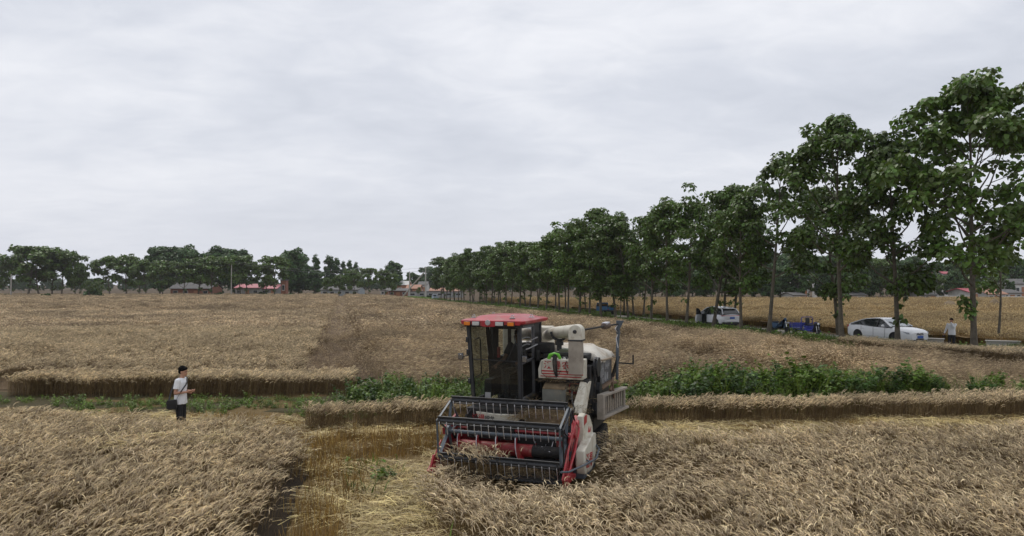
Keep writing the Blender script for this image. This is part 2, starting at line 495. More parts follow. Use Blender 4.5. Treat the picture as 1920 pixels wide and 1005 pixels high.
class Rib:
    """numpy ribbons"""
    def __init__(s): s.V = []; s.F = []; s.mi = []; s.r = []; s.n = 0
    def ribbon(s, path, w, side, m, r):
        path = np.asarray(path, float); k = len(path)
        w = np.asarray(w, float).reshape(-1, 1) * np.ones((k, 1)); side = np.asarray(side, float)
        a = path - side * w / 2; b = path + side * w / 2
        s.V.append(np.stack([a, b], 1).reshape(-1, 3))
        for i in range(k - 1):
            o = s.n + 2 * i
            s.F.append((o, o + 1, o + 3, o + 2)); s.mi.append(m); s.r.append(r)
        s.n += 2 * k
    def tube3(s, path, rad, m, r):
        path = np.asarray(path, float); k = len(path)
        d = np.gradient(path, axis=0); d /= np.linalg.norm(d, axis=1, keepdims=True) + 1e-9
        up = np.array([0.13, .91, .31]); x = np.cross(d, up); x /= np.linalg.norm(x, axis=1, keepdims=True) + 1e-9
        y = np.cross(d, x); rad = np.asarray(rad, float).reshape(-1, 1)
        rings = [path + rad * (x * math.cos(a) + y * math.sin(a)) for a in (0, 2.094, 4.189)]
        s.V.append(np.stack(rings, 1).reshape(-1, 3))
        for i in range(k - 1):
            for j in range(3):
                o = s.n + 3 * i
                s.F.append((o + j, o + (j + 1) % 3, o + 3 + (j + 1) % 3, o + 3 + j)); s.mi.append(m); s.r.append(r)
        s.n += 3 * k
    def mesh(s, name, mats):
        return np_mesh(name, np.concatenate(s.V), np.array(s.F), mats, rnd=s.r, mi=s.mi)

def bent(base, az, L, a0, a1, k):
    p = [np.array(base, float)]
    d = np.array([math.cos(az), math.sin(az), 0])
    for i in range(k):
        a = a0 + (a1 - a0) * ((i + .5) / k) ** 1.4
        p.append(p[-1] + (d * math.sin(a) + np.array([0, 0, math.cos(a)])) * L / k)
    return np.array(p)

def wheat_tuft(seed, n=7, h=.66, hs=.06, a0=.05, a1=.35, e0=.5, e1=2.1, spread=.10, azs=.7, ear=.125, er=.0085, leaves=True, ks=3, thick=1.0, awn=True, mats=None):
    rg = np.random.default_rng(seed); T = Rib()
    for q in range(n):
        base = np.append(rg.normal(0, spread, 2), 0)
        az = rg.normal(0, azs)
        L = h + rg.normal(0, hs)
        st = bent(base, az, L, a0 * rg.uniform(.3, 1.5), a1 * rg.uniform(.6, 1.4), ks)
        side = np.array([-math.sin(az + .8), math.cos(az + .8), 0])
        r = rg.random()
        T.ribbon(st, .0055 * thick, side, 0, r)
        ea = bent(st[-1], az + rg.normal(0, .25), ear * rg.uniform(.8, 1.2), e0 * rg.uniform(.7, 1.3), e1 * rg.uniform(.75, 1.15), 4)
        R_ = er * thick * rg.uniform(.85, 1.2)
        r2 = rg.random()
        T.tube3(ea, [R_ * .6, R_ * 1.15, R_ * 1.1, R_ * .75, R_ * .2], 1, r2)
        if awn:
            dd = ea[-1] - ea[-2]; dd /= np.linalg.norm(dd)
            for s_ in (-1, 1):
                w = np.array([-math.sin(az), math.cos(az), 0]) * s_
                for bs in (2, 3):
                    d2 = ea[bs + 1] - ea[bs]; d2 /= np.linalg.norm(d2)
                    tip = ea[bs] + (d2 + w * .32 + np.array([0, 0, .12])) * .065
                    T.ribbon([ea[bs], tip], [.005 * thick, .0012], [0, 0, 1] if abs(d2[2]) < .8 else w, 1, min(1, r2 + .25))
        if leaves and rg.random() < .8:
            t0 = st[rg.integers(1, len(st))]
            lz = rg.uniform(0, 6.28)
            lf = bent(t0, lz, rg.uniform(.1, .2), .6, 2.6, 3)
            T.ribbon(lf, [.010 * thick, .010 * thick, .007, .002], [-math.sin(lz), math.cos(lz), 0], 0, rg.random())
    return T.mesh(f'wheat_tuft_{seed}', mats or [M_STEM, M_EAR])

def straw_patch(seed, n=26, sp=.22, L=(.1, .38), w=.006, m=None, lift=.05):
    rg = np.random.default_rng(seed); T = Rib()
    for q in range(n):
        c = np.append(rg.normal(0, sp, 2), rg.uniform(0, lift)); az = rg.uniform(0, 6.28); l = rg.uniform(*L)
        d = np.array([math.cos(az), math.sin(az), rg.normal(0, .16)])
        mid = c + np.array([0, 0, rg.uniform(0, .02)])
        sd = np.array([-math.sin(az), math.cos(az), 0]) * .9 + np.array([0, 0, .45])
        T.ribbon([c - d * l / 2, mid, c + d * l / 2 + np.array([0, 0, rg.normal(0, .02)])], w * rg.uniform(.7, 1.3), sd, 0, rg.random())
    return T.mesh(f'straw_patch_{seed}', [m or M_STRAW])

def stubble_tuft(seed, n=14, h=(.12, .26), sp=.11, m=None, w=.008):
    rg = np.random.default_rng(seed); T = Rib()
    for q in range(n):
        b = np.append(rg.normal(0, sp, 2), 0); az = rg.uniform(0, 6.28)
        p = bent(b, az, rg.uniform(*h), .05, rg.uniform(.1, .7), 2)
        T.ribbon(p, [w, w, w * .5], [math.cos(az + 1.2), math.sin(az + 1.2), 0], 0, rg.random())
    return T.mesh(f'stubble_tuft_{seed}', [m or M_STUB])

def grass_tuft(seed, n=22, h=(.15, .45), sp=.12, m=None, w=.012):
    rg = np.random.default_rng(seed); T = Rib()
    for q in range(n):
        b = np.append(rg.normal(0, sp, 2), 0); az = rg.uniform(0, 6.28)
        p = bent(b, az, rg.uniform(*h), .1, rg.uniform(.5, 1.9), 4)
        T.ribbon(p, [w * .7, w, w * .9, w * .6, .001], [-math.sin(az), math.cos(az), 0], 0, rg.random())
    return T.mesh(f'grass_tuft_{seed}', [m or M_GRASS])

LEAF = np.array([[0, 0, 0], [.44, .12, .05], [.40, .55, .02], [0, 1, -.16], [-.40, .55, .02], [-.44, .12, .05], [0, .5, -.05]])
LQ = np.array([[0, 1, 2, 6], [6, 2, 3, 4], [0, 6, 4, 5]])
def leaves_mesh(name, P, D, S, m, seed=0, width=1.0, nrm=None):
    """P: leaf bases, D: pointing directions, S: lengths"""
    rg = np.random.default_rng(seed); n = len(P)
    D = D / (np.linalg.norm(D, axis=1, keepdims=True) + 1e-9)
    up = np.tile([0, 0, 1.], (n, 1)) + rg.normal(0, .45, (n, 3))
    if nrm is not None: up += nrm
    X = np.cross(D, up); X /= np.linalg.norm(X, axis=1, keepdims=True) + 1e-9
    Z = np.cross(X, D)
    V = P[:, None, :] + S[:, None, None] * (LEAF[None, :, 0:1] * width * X[:, None] + LEAF[None, :, 1:2] * D[:, None] + LEAF[None, :, 2:3] * Z[:, None])
    F = LQ[None] + (np.arange(n) * 7)[:, None, None]
    r = np.repeat(rg.random(n), 3)
    return np_mesh(name, V.reshape(-1, 3), F.reshape(-1, 4), [m], rnd=r)

def weed_plant(seed, h=.5, n=60, ls=(.05, .11), m=None, spread=.16):
    rg = np.random.default_rng(seed)
    P = []; D = []; S = []
    stems = rg.integers(3, 7)
    for s_ in range(stems):
        az = rg.uniform(0, 6.28); p = bent([*rg.normal(0, spread * .5, 2), 0], az, h * rg.uniform(.6, 1.1), .1, .7, 6)
        for q in range(n // stems):
            t = rg.uniform(.15, 1) * 5.99; i = int(t); b = p[i] + (p[i + 1] - p[i]) * (t - i)
            a = rg.uniform(0, 6.28)
            D.append([math.cos(a), math.sin(a), rg.uniform(-.3, .6)]); P.append(b + rg.normal(0, .03, 3)); S.append(rg.uniform(*ls))
    return leaves_mesh(f'weed_plant_{seed}', np.array(P), np.array(D), np.array(S), m or M_WEED, seed, .75)

def tree_proto(seed, H=13., Rm=3.2, c0=.33, nl=15, leaf=(.22, .36), per=100, m=None, cl=(.55, 1.0), trunk_r=.16, prof='umbrella', sub=3, low=3, width=1.0):
    """a trunk mesh with its limbs and a crown mesh of separate leaves"""
    rg = np.random.default_rng(seed)
    T = MB()
    n = 9; pts = []; rad = []
    bx, by = rg.normal(0, .25, 2); cx, cy = rg.normal(0, .45, 2)
    top = H * .90
    def ax(t): return np.array([bx * math.sin(t * 2.2) + cx * t * t, by * math.sin(t * 2.6) + cy * t * t, top * t])
    for i in range(n):
        t = i / (n - 1); pts.append(ax(t)); rad.append(trunk_r * ((1 - t) ** .8 * .9 + .07) * (1.28 if i == 0 else 1))
    T.tube(pts, rad, 9)
    cl_c = []; cl_r = []
    for i in range(nl):
        f = (i + rg.uniform(-.3, .3)) / (nl - 1); f = min(max(f, 0), 1)
        t = c0 + (.95 - c0) * f; b = ax(t)
        az = i * 2.4 + rg.normal(0, .4)
        if prof == 'umbrella': w = (0.66 + .56 * math.sin(PI * min(1, f * .86 + .12))) * (1 - .48 * f ** 3)
        elif prof == 'column': w = .75 * math.sin(PI * (.18 + .74 * f)) + .12
        else: w = math.sin(PI * (.16 + .72 * f)) ** .8
        L = Rm * w * rg.uniform(.62, 1.12)
        el = R(rg.uniform(16, 40) + 34 * f)
        d = np.array([math.cos(az) * math.cos(el), math.sin(az) * math.cos(el), math.sin(el)])
        m1 = b + d * L * .5 + np.array([0, 0, -.04 * L]); e_ = b + d * L + np.array([0, 0, .10 * L])
        e_[2] = min(e_[2], H * .97)
        r0 = trunk_r * (.42 * (1 - t) + .14)
        T.tube([b, m1, e_], [r0, r0 * .65, r0 * .25], 6)
        cl_c.append(e_); cl_r.append(rg.uniform(*cl) * (1.05 - .25 * f))
        for q in range(sub):
            tt = rg.uniform(.35, .95); s0 = b + (m1 - b) * tt * 2 if tt < .5 else m1 + (e_ - m1) * (tt - .5) * 2
            a2 = az + rg.choice([-1, 1]) * rg.uniform(.5, 1.3)
            l2 = L * rg.uniform(.28, .55)
            e2 = s0 + np.array([math.cos(a2), math.sin(a2), rg.uniform(.1, .8)]) * l2
            T.tube([s0, e2], [r0 * .4, r0 * .15], 5)
            cl_c.append(e2); cl_r.append(rg.uniform(*cl) * .85)
    cl_c.append(ax(1) + np.array([0, 0, H * .04])); cl_r.append(cl[1] * .75)
    for q in range(low):                      # epicormic sprays low on the trunk
        t = rg.uniform(c0 * .55, c0 * 1.05); a = rg.uniform(0, 6.28)
        cl_c.append(ax(t) + np.array([math.cos(a), math.sin(a), 0]) * .35); cl_r.append(cl[0] * .55)
    P = []; D = []; S = []; NR = []
    for c, r in zip(cl_c, cl_r):
        k = int(per * r * r / .6)
        v = rg.normal(0, 1, (k, 3)); v[:, 2] = v[:, 2] * .9 + .35
        v /= np.linalg.norm(v, axis=1, keepdims=True)
        rr = r * rg.uniform(.45, 1.08, (k, 1)) ** .6
        p = c + v * rr * np.array([1, 1, .62])
        d = v * np.array([1, 1, .2]) + rg.normal(0, .4, (k, 3)); d[:, 2] -= rg.uniform(.2, 1.1, k)
        P.append(p); D.append(d); S.append(rg.uniform(*leaf, k)); NR.append(v * .8)
    P = np.concatenate(P); D = np.concatenate(D); S = np.concatenate(S); NR = np.concatenate(NR)
    cm = leaves_mesh(f'crown_{seed}', P, D, S, m or M_PAUL, seed, width, NR)
    tm = T.mesh(f'trunk_{seed}', M_BARK, 50)
    return tm, cm

def plant_tree(name, pm, loc, s, rz, label, group, cat='tree', lean=(0, 0)):
    e = empty(name, loc, rz, label, cat, group)
    e.rotation_euler = (lean[0], lean[1], rz)
    e.scale = (s, s, s) if not isinstance(s, tuple) else s
    for nm, me in (('trunk', pm[0]), ('crown', pm[1])):
        o = bpy.data.objects.new(nm, me); COL.objects.link(o); o.parent = e
    return e
# ---------------------------------------------------------------- land: heights and zones
YAW = R(18.8); CX, CY = -.26, 11.7                   # the combine's own frame (u across, v backwards)
def WL(u, v): return (CX + u * math.cos(YAW) + v * math.sin(YAW), CY - u * math.sin(YAW) + v * math.cos(YAW))
def tree_x(y): return 33.5 - .335 * y                # line of the tree row on the near side of the lane
LEFT_PATCH = [(-30, 16.6), (-14.6, 16.0), (-11.7, 15.85), (-7.66, 15.45), (-5.2, 14.8), (-4.5, 13.98), (-4.2, 13.0), (-4.05, 11.8), (-3.7, 10.3), (-3.45, 9), (-3.3, 7.9), (-2.85, 4), (-30, 4)]
RIGHT_PATCH = [(-.1, 4), (-.38, 8.1), (-.85, 9.6), (-1.25, 11.0), WL(-1.12, .02), WL(-.6, -.02), WL(0, .0), WL(.9, -.0), WL(1.15, -.25), WL(1.55, -.2), WL(1.65, .9), WL(1.75, 1.7), (1.95, 13.7), (2.6, 13.95), (6, 14.2), (11, 14.8), (16, 15.4), (30, 17), (30, 4)]
STRIP = [(-4.95, 16.5), (-4.0, 16.8), (-1.9, 17.3), (3, 17.35), (7.4, 17.7), (13.7, 18.4), (24, 19.7), (24, 20.8), (13.5, 19.4), (7.2, 18.55), (3, 18.15), (-1.9, 18.2), (-4.0, 17.8), (-5.1, 17.3)]
WALL = [(-15.75, 21.5), (-10, 21.4), (-5.35, 21.7), (-5.2, 23.4), (-10, 23.0), (-16.0, 23.1)]

def gtree(x, y): return np.clip((tree_x(y) - x - 1.2) / 11., 0, 1)
def field_h(x, y):
    """height of the laid and standing crop beyond the ditch"""
    base = .42 + .16 * fbm(x * .22, y * .16, 3, 4) - .08
    n = fbm(x * .75 + y * .3, y * .5, 11, 5)
    rough = np.clip((x + .25 * y - .5) * .12, 0, 1)            # right of the wheel track the crop is laid
    rough = rough * np.clip((120 - y) / 60, .15, 1)
    h = base + (n - .5) * (.12 + 1.15 * rough)
    h = h + (1 - rough) * .14 - .05
    # the wheel track that runs away from the viewer and a few shallow lanes
    d = np.abs(x + .25 * y + .05 + 1.0 * (fbm(y * .2, y * 0, 5) - .5))
    h = h - .30 * np.exp(-(d / .75) ** 2)
    for k, c in ((.2, -12), (.12, 9.), (-.13, 14.5)):
        d = np.abs(x + (.25 + k * .1) * y - c + 3 * (fbm(y * .07, y * 0 + c, 7) - .5))
        h = h - .20 * np.exp(-(d / .6) ** 2) * np.clip(fbm(y * .12, y * 0 + c, 9) * 3 - .9, 0, 1)
    # trampled almost flat towards the tree row
    g_ = gtree(x, y)
    return .04 + (h - .04) * g_

# ground sheet to the horizon
def sheet(name, xs, ys, zf, m, kind='structure', keep=None, label=None, cat=None):
    X, Y = np.meshgrid(xs, ys); Z = zf(X, Y)
    V = np.stack([X, Y, Z], -1).reshape(-1, 3)
    a, b = len(ys), len(xs)
    i = np.arange(a * b).reshape(a, b)
    F = np.stack([i[:-1, :-1], i[:-1, 1:], i[1:, 1:], i[1:, :-1]], -1).reshape(-1, 4)
    if keep is not None:
        c = V[F].mean(1); F = F[keep(c[:, 0], c[:, 1])]
    me = np_mesh(name, V, F, [m], smooth=True)
    o = bpy.data.objects.new(name, me); COL.objects.link(o)
    return tag(o, label, cat, kind=kind)

def soil_mat(name, c1, c2, c3, s1=.35, s2=6., s3=55., stretch=(1, 1, 1), bump=.5):
    m = bpy.data.materials.new(name); m.use_nodes = True; t = m.node_tree; b = t.nodes['Principled BSDF']
    b.inputs['Roughness'].default_value = .95; b.inputs['Specular IOR Level'].default_value = .15
    c = N(t, 'ShaderNodeTexCoord'); mp = N(t, 'ShaderNodeMapping'); mp.inputs['Scale'].default_value = stretch
    t.links.new(c.outputs['Object'], mp.inputs[0])
    ns = []
    for s_ in (s1, s2, s3):
        n = N(t, 'ShaderNodeTexNoise'); n.inputs['Scale'].default_value = s_; n.inputs['Detail'].default_value = 7; n.inputs['Roughness'].default_value = .65
        t.links.new(mp.outputs[0], n.inputs['Vector']); ns.append(n)
    def rng(n, a, b_):
        r = N(t, 'ShaderNodeMapRange'); r.inputs['From Min'].default_value = a; r.inputs['From Max'].default_value = b_
        t.links.new(n.outputs['Fac'], r.inputs['Value']); return r
    r1 = rng(ns[0], .38, .62); r2 = rng(ns[1], .36, .66); r3 = rng(ns[2], .3, .7)
    m1 = N(t, 'ShaderNodeMix', data_type='RGBA'); m1.inputs['A'].default_value = (*c1, 1); m1.inputs['B'].default_value = (*c2, 1)
    ad = N(t, 'ShaderNodeMath', operation='MULTIPLY_ADD'); ad.inputs[1].default_value = .5
    t.links.new(r1.outputs[0], ad.inputs[0]); 
    h2 = N(t, 'ShaderNodeMath', operation='MULTIPLY'); h2.inputs[1].default_value = .5
    t.links.new(r2.outputs[0], h2.inputs[0]); t.links.new(h2.outputs[0], ad.inputs[2])
    t.links.new(ad.outputs[0], m1.inputs['Factor'])
    m2 = N(t, 'ShaderNodeMix', data_type='RGBA'); m2.inputs['B'].default_value = (*c3, 1)
    h3 = N(t, 'ShaderNodeMath', operation='MULTIPLY'); h3.inputs[1].default_value = .65
    t.links.new(r3.outputs[0], h3.inputs[0]); t.links.new(h3.outputs[0], m2.inputs['Factor'])
    t.links.new(m1.outputs['Result'], m2.inputs['A']); t.links.new(m2.outputs['Result'], b.inputs['Base Color'])
    bp = N(t, 'ShaderNodeBump'); bp.inputs['Strength'].default_value = bump; bp.inputs['Distance'].default_value = .06
    t.links.new(ns[2].outputs['Fac'], bp.inputs['Height']); t.links.new(bp.outputs[0], b.inputs['Normal'])
    MATS[name] = m
    return m

M_SOIL = soil_mat('soil', (.085, .060, .035), (.130, .095, .055), (.060, .042, .026))
M_DITCH = soil_mat('ditch_soil', (.070, .050, .030), (.110, .082, .048), (.050, .062, .022), s1=.8, s2=4)
M_LITTER = soil_mat('litter_soil', (.140, .095, .040), (.240, .170, .075), (.080, .055, .028), s2=4, s3=40)
M_CROP = soil_mat('crop_bed', (.170, .120, .070), (.250, .185, .120), (.085, .058, .034), s1=.12, s2=1.8, s3=26)
M_CROPG = soil_mat('gold_crop_bed', (.300, .215, .115), (.250, .175, .090), (.150, .100, .050), s1=.06, s2=.9, s3=14)
M_ROAD = soil_mat('concrete_road', (.260, .245, .215), (.320, .300, .260), (.230, .210, .175), s1=.4, s2=3, s3=60, bump=.15)

g = sheet('ground', [-3000, -800, -200, 200, 800, 3000], [-600, -100, 0, 200, 800, 3000], lambda X, Y: X * 0 - .03, M_SOIL)
def ditch(X, Y):
    d = Y - (19.9 + .06 * X * (X > 0))
    return .0 - .0 * d
fine = sheet('harvested_ground', np.arange(-30, 30.1, .25), np.arange(3, 22.3, .25),
             lambda X, Y: .02 + .10 * (fbm(X * 1.6, Y * 1.6, 21, 4) - .4) + .05 * fbm(X * .4, Y * .4, 22, 2), M_LITTER)

# the crop beyond the ditch
def mid_keep(x, y):
    k = (x < tree_x(y) - 1.2) & (y > 21.6 + .06 * np.clip(x, 0, 99)) & seen(x, y, 6)
    k &= ~((y > 23.25) & (y < 23.75) & (x < -6.5))
    return k
ys = np.concatenate([np.arange(21.5, 40, .28), np.arange(40, 80, .7), np.arange(80, 206, 2.2)])
near = sheet('crop_bed', np.arange(-40, 26, .3), np.arange(21.5, 42.3, .3), lambda X, Y: (field_h(X, Y) - .24 * gtree(X, Y)) * np.clip((Y - 21.9 - .06 * np.clip(X, 0, 99) - 1.9 * (X < -5.4)) / .5, 0, 1) - .02, M_CROP, keep=mid_keep)
far = sheet('crop_bed', np.arange(-150, 24, 1.0), np.arange(42, 204, 1.0), lambda X, Y: field_h(X, Y) - .16 * gtree(X, Y), M_CROP, keep=mid_keep)

V = []; F = []
for i in range(300):
    y = 23.9 + 160 * (i / 299) ** 1.5; c = -.25 * y - .05
    c += float(1.0 * (fbm(y * .2, 0., 5) - .5)) * -1
    for k, o in enumerate((-1.3, 0, 1.3)): V.append((c + o, y, float(field_h(c + o, y)) - .13 - .02 * (k == 1)))
    if i: b = 3 * i; F += [(b - 3, b - 2, b + 1, b), (b - 2, b - 1, b + 2, b + 1)]
o = bpy.data.objects.new('wheel_track', np_mesh('wheel_track', V, F, [soil_mat('track_soil', (.105, .070, .042), (.150, .105, .062), (.070, .048, .030), s1=.5, s2=3)])); COL.objects.link(o); tag(o, kind='structure')
# lane beside the trees and the golden field beyond it
def lane(o0, o1, z, name, m, y0=24, y1=175, kind='structure', n=120, wob=.0, label=None, cat=None):
    V = []; F = []
    for i in range(n + 1):
        y = y0 + (y1 - y0) * i / n
        w = wob * (math.sin(i * 1.7) + math.sin(i * .61))
        V += [(tree_x(y) + o0 + w, y, z), (tree_x(y) + o1 + w * .7, y, z)]
        if i: F.append((2 * i - 2, 2 * i - 1, 2 * i + 1, 2 * i))
    me = np_mesh(name, V, F, [m]); o = bpy.data.objects.new(name, me); COL.objects.link(o)
    return tag(o, label, cat, kind=kind)
lane(-4.0, 9.5, .012, 'verge', M_SOIL)
lane(1.15, 5.0, .075, 'road', M_ROAD, wob=.06)
def gold_h(X, Y):
    h = .55 + .18 * (fbm(X * .12, Y * .3, 31, 4) - .5)
    for c, w, a in ((78, 1.6, .28), (72, 1.2, .2), (63, 1.5, .22), (99, 1.3, .45), (120, 1., .25)):
        d = np.abs(Y - c + .06 * X + 5 * (fbm(X * .05, Y * 0 + c, 33) - .5))
        h = h - a * np.exp(-(d / w) ** 2) * np.clip(fbm(X * .08, Y * 0 + c * 3, 35) * 3 - .7, 0, 1)
    return h
def gold_keep(x, y): return (x > tree_x(y) + 7.2) & (y < 142 + .02 * x) & seen(x, y, 8)
sheet('golden_crop_bed', np.arange(-10, 130, .8), np.arange(26, 145, .8), lambda X, Y: gold_h(X, Y) - .12, M_CROPG, keep=gold_keep)

# ---------------------------------------------------------------- crops as scattered stalks
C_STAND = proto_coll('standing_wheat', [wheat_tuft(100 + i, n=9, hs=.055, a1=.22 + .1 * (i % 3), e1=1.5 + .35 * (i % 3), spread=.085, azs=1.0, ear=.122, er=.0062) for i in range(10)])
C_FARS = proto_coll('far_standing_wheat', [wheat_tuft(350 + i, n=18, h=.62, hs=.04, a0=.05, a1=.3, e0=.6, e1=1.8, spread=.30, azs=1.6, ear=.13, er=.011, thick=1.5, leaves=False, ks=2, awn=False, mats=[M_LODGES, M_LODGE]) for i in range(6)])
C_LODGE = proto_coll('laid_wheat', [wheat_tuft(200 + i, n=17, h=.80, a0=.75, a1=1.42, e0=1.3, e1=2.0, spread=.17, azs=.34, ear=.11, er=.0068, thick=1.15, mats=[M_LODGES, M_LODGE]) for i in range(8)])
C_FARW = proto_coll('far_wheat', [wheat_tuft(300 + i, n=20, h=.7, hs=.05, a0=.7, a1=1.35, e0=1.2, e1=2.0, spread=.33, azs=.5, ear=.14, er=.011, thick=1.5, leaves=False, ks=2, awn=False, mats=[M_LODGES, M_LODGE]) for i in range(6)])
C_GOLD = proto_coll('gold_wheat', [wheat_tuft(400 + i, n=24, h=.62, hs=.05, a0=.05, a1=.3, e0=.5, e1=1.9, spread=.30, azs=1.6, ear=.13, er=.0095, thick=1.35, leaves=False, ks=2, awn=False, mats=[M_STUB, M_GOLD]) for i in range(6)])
C_STRAW = proto_coll('straw', [straw_patch(500 + i) for i in range(6)])
C_STUB = proto_coll('stubble', [stubble_tuft(520 + i, 14, (.05, .15)) for i in range(8)])
C_STUBT = proto_coll('tall_stubble', [stubble_tuft(530 + i, 16, (.16, .38), .13) for i in range(8)])
C_WEED = proto_coll('weeds', [weed_plant(540 + i, .34 + .07 * i, 60 + 8 * i) for i in range(7)] + [grass_tuft(560 + i, 26, (.2, .6), .13) for i in range(4)])
C_BUSH = proto_coll('tall_weeds', [weed_plant(580 + i, .62 + .07 * i, 260, (.045, .10), (None, M_WEED2)[i % 2], .34) for i in range(5)] + [grass_tuft(590 + i, 40, (.35, .95), .2, w=.016) for i in range(3)])
C_GRASS = proto_coll('verge_grass', [grass_tuft(600 + i, 30, (.12, .42), .2, w=.02) for i in range(4)] + [weed_plant(610 + i, .3, 50, (.06, .11)) for i in range(2)])

def flow(x, y, seed=41, s=.35, turn=2.6):
    return (fbm(x * s, y * s, seed, 3) - .5) * 2 * turn

def crop(name, poly, dens, coll, n, seed, z=None, az=0.0, azr=.7, turn=1.6, tilt=.12, sc=(.88, 1.1), keep=None, label='', cat='wheat', fs=.5, push=None):
    q = scatter(poly, dens, seed, keep); rg = np.random.default_rng(seed + 1)
    x, y = q[:, 0], q[:, 1]; k = len(x)
    zz = np.zeros(k) if z is None else z(x, y)
    rz = az + flow(x, y, seed, fs, turn) + rg.normal(0, azr, k)
    til = rg.normal(0, tilt, k); s = rg.uniform(*sc, k)
    s = s * (1 - .12 * (fbm(x * .8, y * .8, seed + 3, 2) - .5) * 2)
    if push is not None: rz, til, s = push(x, y, rz, til, s)
    rot = np.stack([rg.normal(0, tilt, k) * .6, til, rz], 1)
    return instances(name, np.stack([x, y, zz], 1), rot, s, rg.integers(0, n, k), coll, label, cat)

def push_right(x, y, rz, til, s):
    # stalks beside the header are swept down and around it, others close to the left edge hang outwards
    cx, cy = WL(1.5, .3)
    d = np.hypot((x - cx) * .62, y - cy); w = np.exp(-(d / 1.45) ** 2)
    ang = np.arctan2(y - cy, x - cx)
    til = til + w * 1.1
    rz = rz * (1 - w) + w * (R(215) + .5 * (ang))
    s = s * (1 - .12 * w)
    hx, hy = WL(.75, -.55); w3 = np.exp(-(((x - hx) / .75) ** 2 + ((y - hy) / .42) ** 2)); s = s * (1 - .42 * w3); til = til + .5 * w3
    hx, hy = WL(0, -.15); w2 = np.exp(-(((x - hx) / 1.3) ** 2 + ((y - hy) / .35) ** 2))
    s = s * (1 - .12 * w2)
    return rz, til, s
def push_left(x, y, rz, til, s):
    ex = np.interp(y, [4, 7.9, 9, 10.3, 11.8, 13, 14], [-2.85, -3.3, -3.45, -3.7, -4.05, -4.2, -4.5])
    w = np.clip(1 - (ex - x) / .35, 0, 1)
    rz = rz * (1 - w) + w * rz * .3
    return rz, til + w * .06, s

crop('near_left_wheat', LEFT_PATCH, 58, C_STAND, 10, 1, az=.1, push=push_left, sc=(.80, .96), label='ripe standing wheat in the near left corner, in front of the man in the white shirt')
crop('near_right_wheat', RIGHT_PATCH, 58, C_STAND, 10, 2, az=2.6, push=push_right, sc=(.74, .92), label='ripe standing wheat in front and to the right of the red combine')
crop('wheat_strip', STRIP, 75, C_STAND, 10, 3, turn=1.4, tilt=.15, label='narrow strip of standing wheat left between the stubble and the weedy ditch', sc=(.70, .86))
crop('wheat_edge', WALL, 80, C_STAND, 10, 4, turn=1.0, tilt=.05, label='straight cut edge of standing wheat behind the man in the white shirt', sc=(.92, 1.04))

crop('wheat_at_header', [WL(-1.02, -.05), WL(.25, -.05), WL(.1, .35), WL(-.9, .45)], 60, C_STAND, 10, 9, az=2.6, turn=.8, tilt=.1, sc=(.90, 1.08), label='wheat being pulled into the left half of the combine header')
# lodged middle field: dense near, coarser further off
MIDN = [(-32, 23.75), (-6.4, 23.75), (-6.4, 23.1), (-5.2, 21.8), (0, 21.7), (8, 22.3), (16, 22.8), (30, 23.6), (30, 44), (-36, 44)]
def track_d(x, y): return np.abs(x + .25 * y + .05 + 1.0 * (fbm(y * .2, y * 0, 5) - .5))
def lodge_keep(x, y): return ((track_d(x, y) > 1.25) | (fbm(x * 2, y * .6, 71, 2) > .78)) & (x < tree_x(y) - 1.4 - .9 * (y > 40)) & ~((x > 17.2) & (y < 39) & (x > tree_x(y) - 4.2))
def push_mid(x, y, rz, til, s):
    return rz, til, s * (.5 + .5 * gtree(x, y)) * (.68 + .62 * fbm(x * .75 + y * .3, y * .5, 11, 5))
def left_of(x, y): return x + .25 * y + .05 + 1.6 * (fbm(x * .3, y * .3, 73, 2) - .5) < -.4
def keep_l(x, y): return left_of(x, y) & lodge_keep(x, y)
def keep_r(x, y): return ~left_of(x, y) & lodge_keep(x, y)
crop('standing_wheat', [(-36, 23.75), (-6.4, 23.75), (-5.2, 23.1), (-4, 24), (-8, 46), (-46, 46)], 26, C_STAND, 10, 10, z=lambda x, y: field_h(x, y) - .42, azr=1., turn=1.4, tilt=.12, sc=(.78, 1.0), keep=keep_l, fs=.25,
     label='standing brown wheat of the left field, between the ditch and the wheel track')
crop('laid_wheat', MIDN, 19, C_LODGE, 8, 5, z=lambda x, y: field_h(x, y) - .24 * gtree(x, y), az=-.9, azr=.28, turn=4.2, tilt=.13, sc=(.75, 1.15), keep=keep_r, fs=.24, push=push_mid,
     label='brown wheat flattened by wind across the middle field behind the ditch')
crop('crushed_wheat', [(-4.2, 23.7), (-8.2, 23.7), (-13.5, 46), (-9.2, 46)], 8, C_LODGE, 8, 12, z=lambda x, y: field_h(x, y) - .16, az=-1.2, azr=.6, turn=2., tilt=.12, sc=(.32, .55), keep=lambda x, y: (track_d(x, y) < 1.4),
     label='crushed brown stalks lying in the near part of the wheel track', cat='straw')
crop('crushed_wheat', [(-9.2, 46), (-13.5, 46), (-50, 185), (-40, 185)], 1.6, C_FARW, 6, 13, z=lambda x, y: field_h(x, y) - .17, azr=1., turn=2., tilt=.12, sc=(.4, .65), keep=lambda x, y: (track_d(x, y) < 1.4),
     label='crushed brown stalks in the far part of the wheel track', cat='straw')
MIDF = [(-36, 44), (30, 44), (30, 80), (-70, 80)]
crop('standing_wheat', [(-8, 46), (-46, 46), (-80, 80), (-16, 80)], 7, C_FARS, 6, 11, z=lambda x, y: field_h(x, y) - .50, azr=2., turn=2., tilt=.12, sc=(.85, 1.1), keep=keep_l, fs=.2,
     label='standing brown wheat of the left field, further out and left of the wheel track')
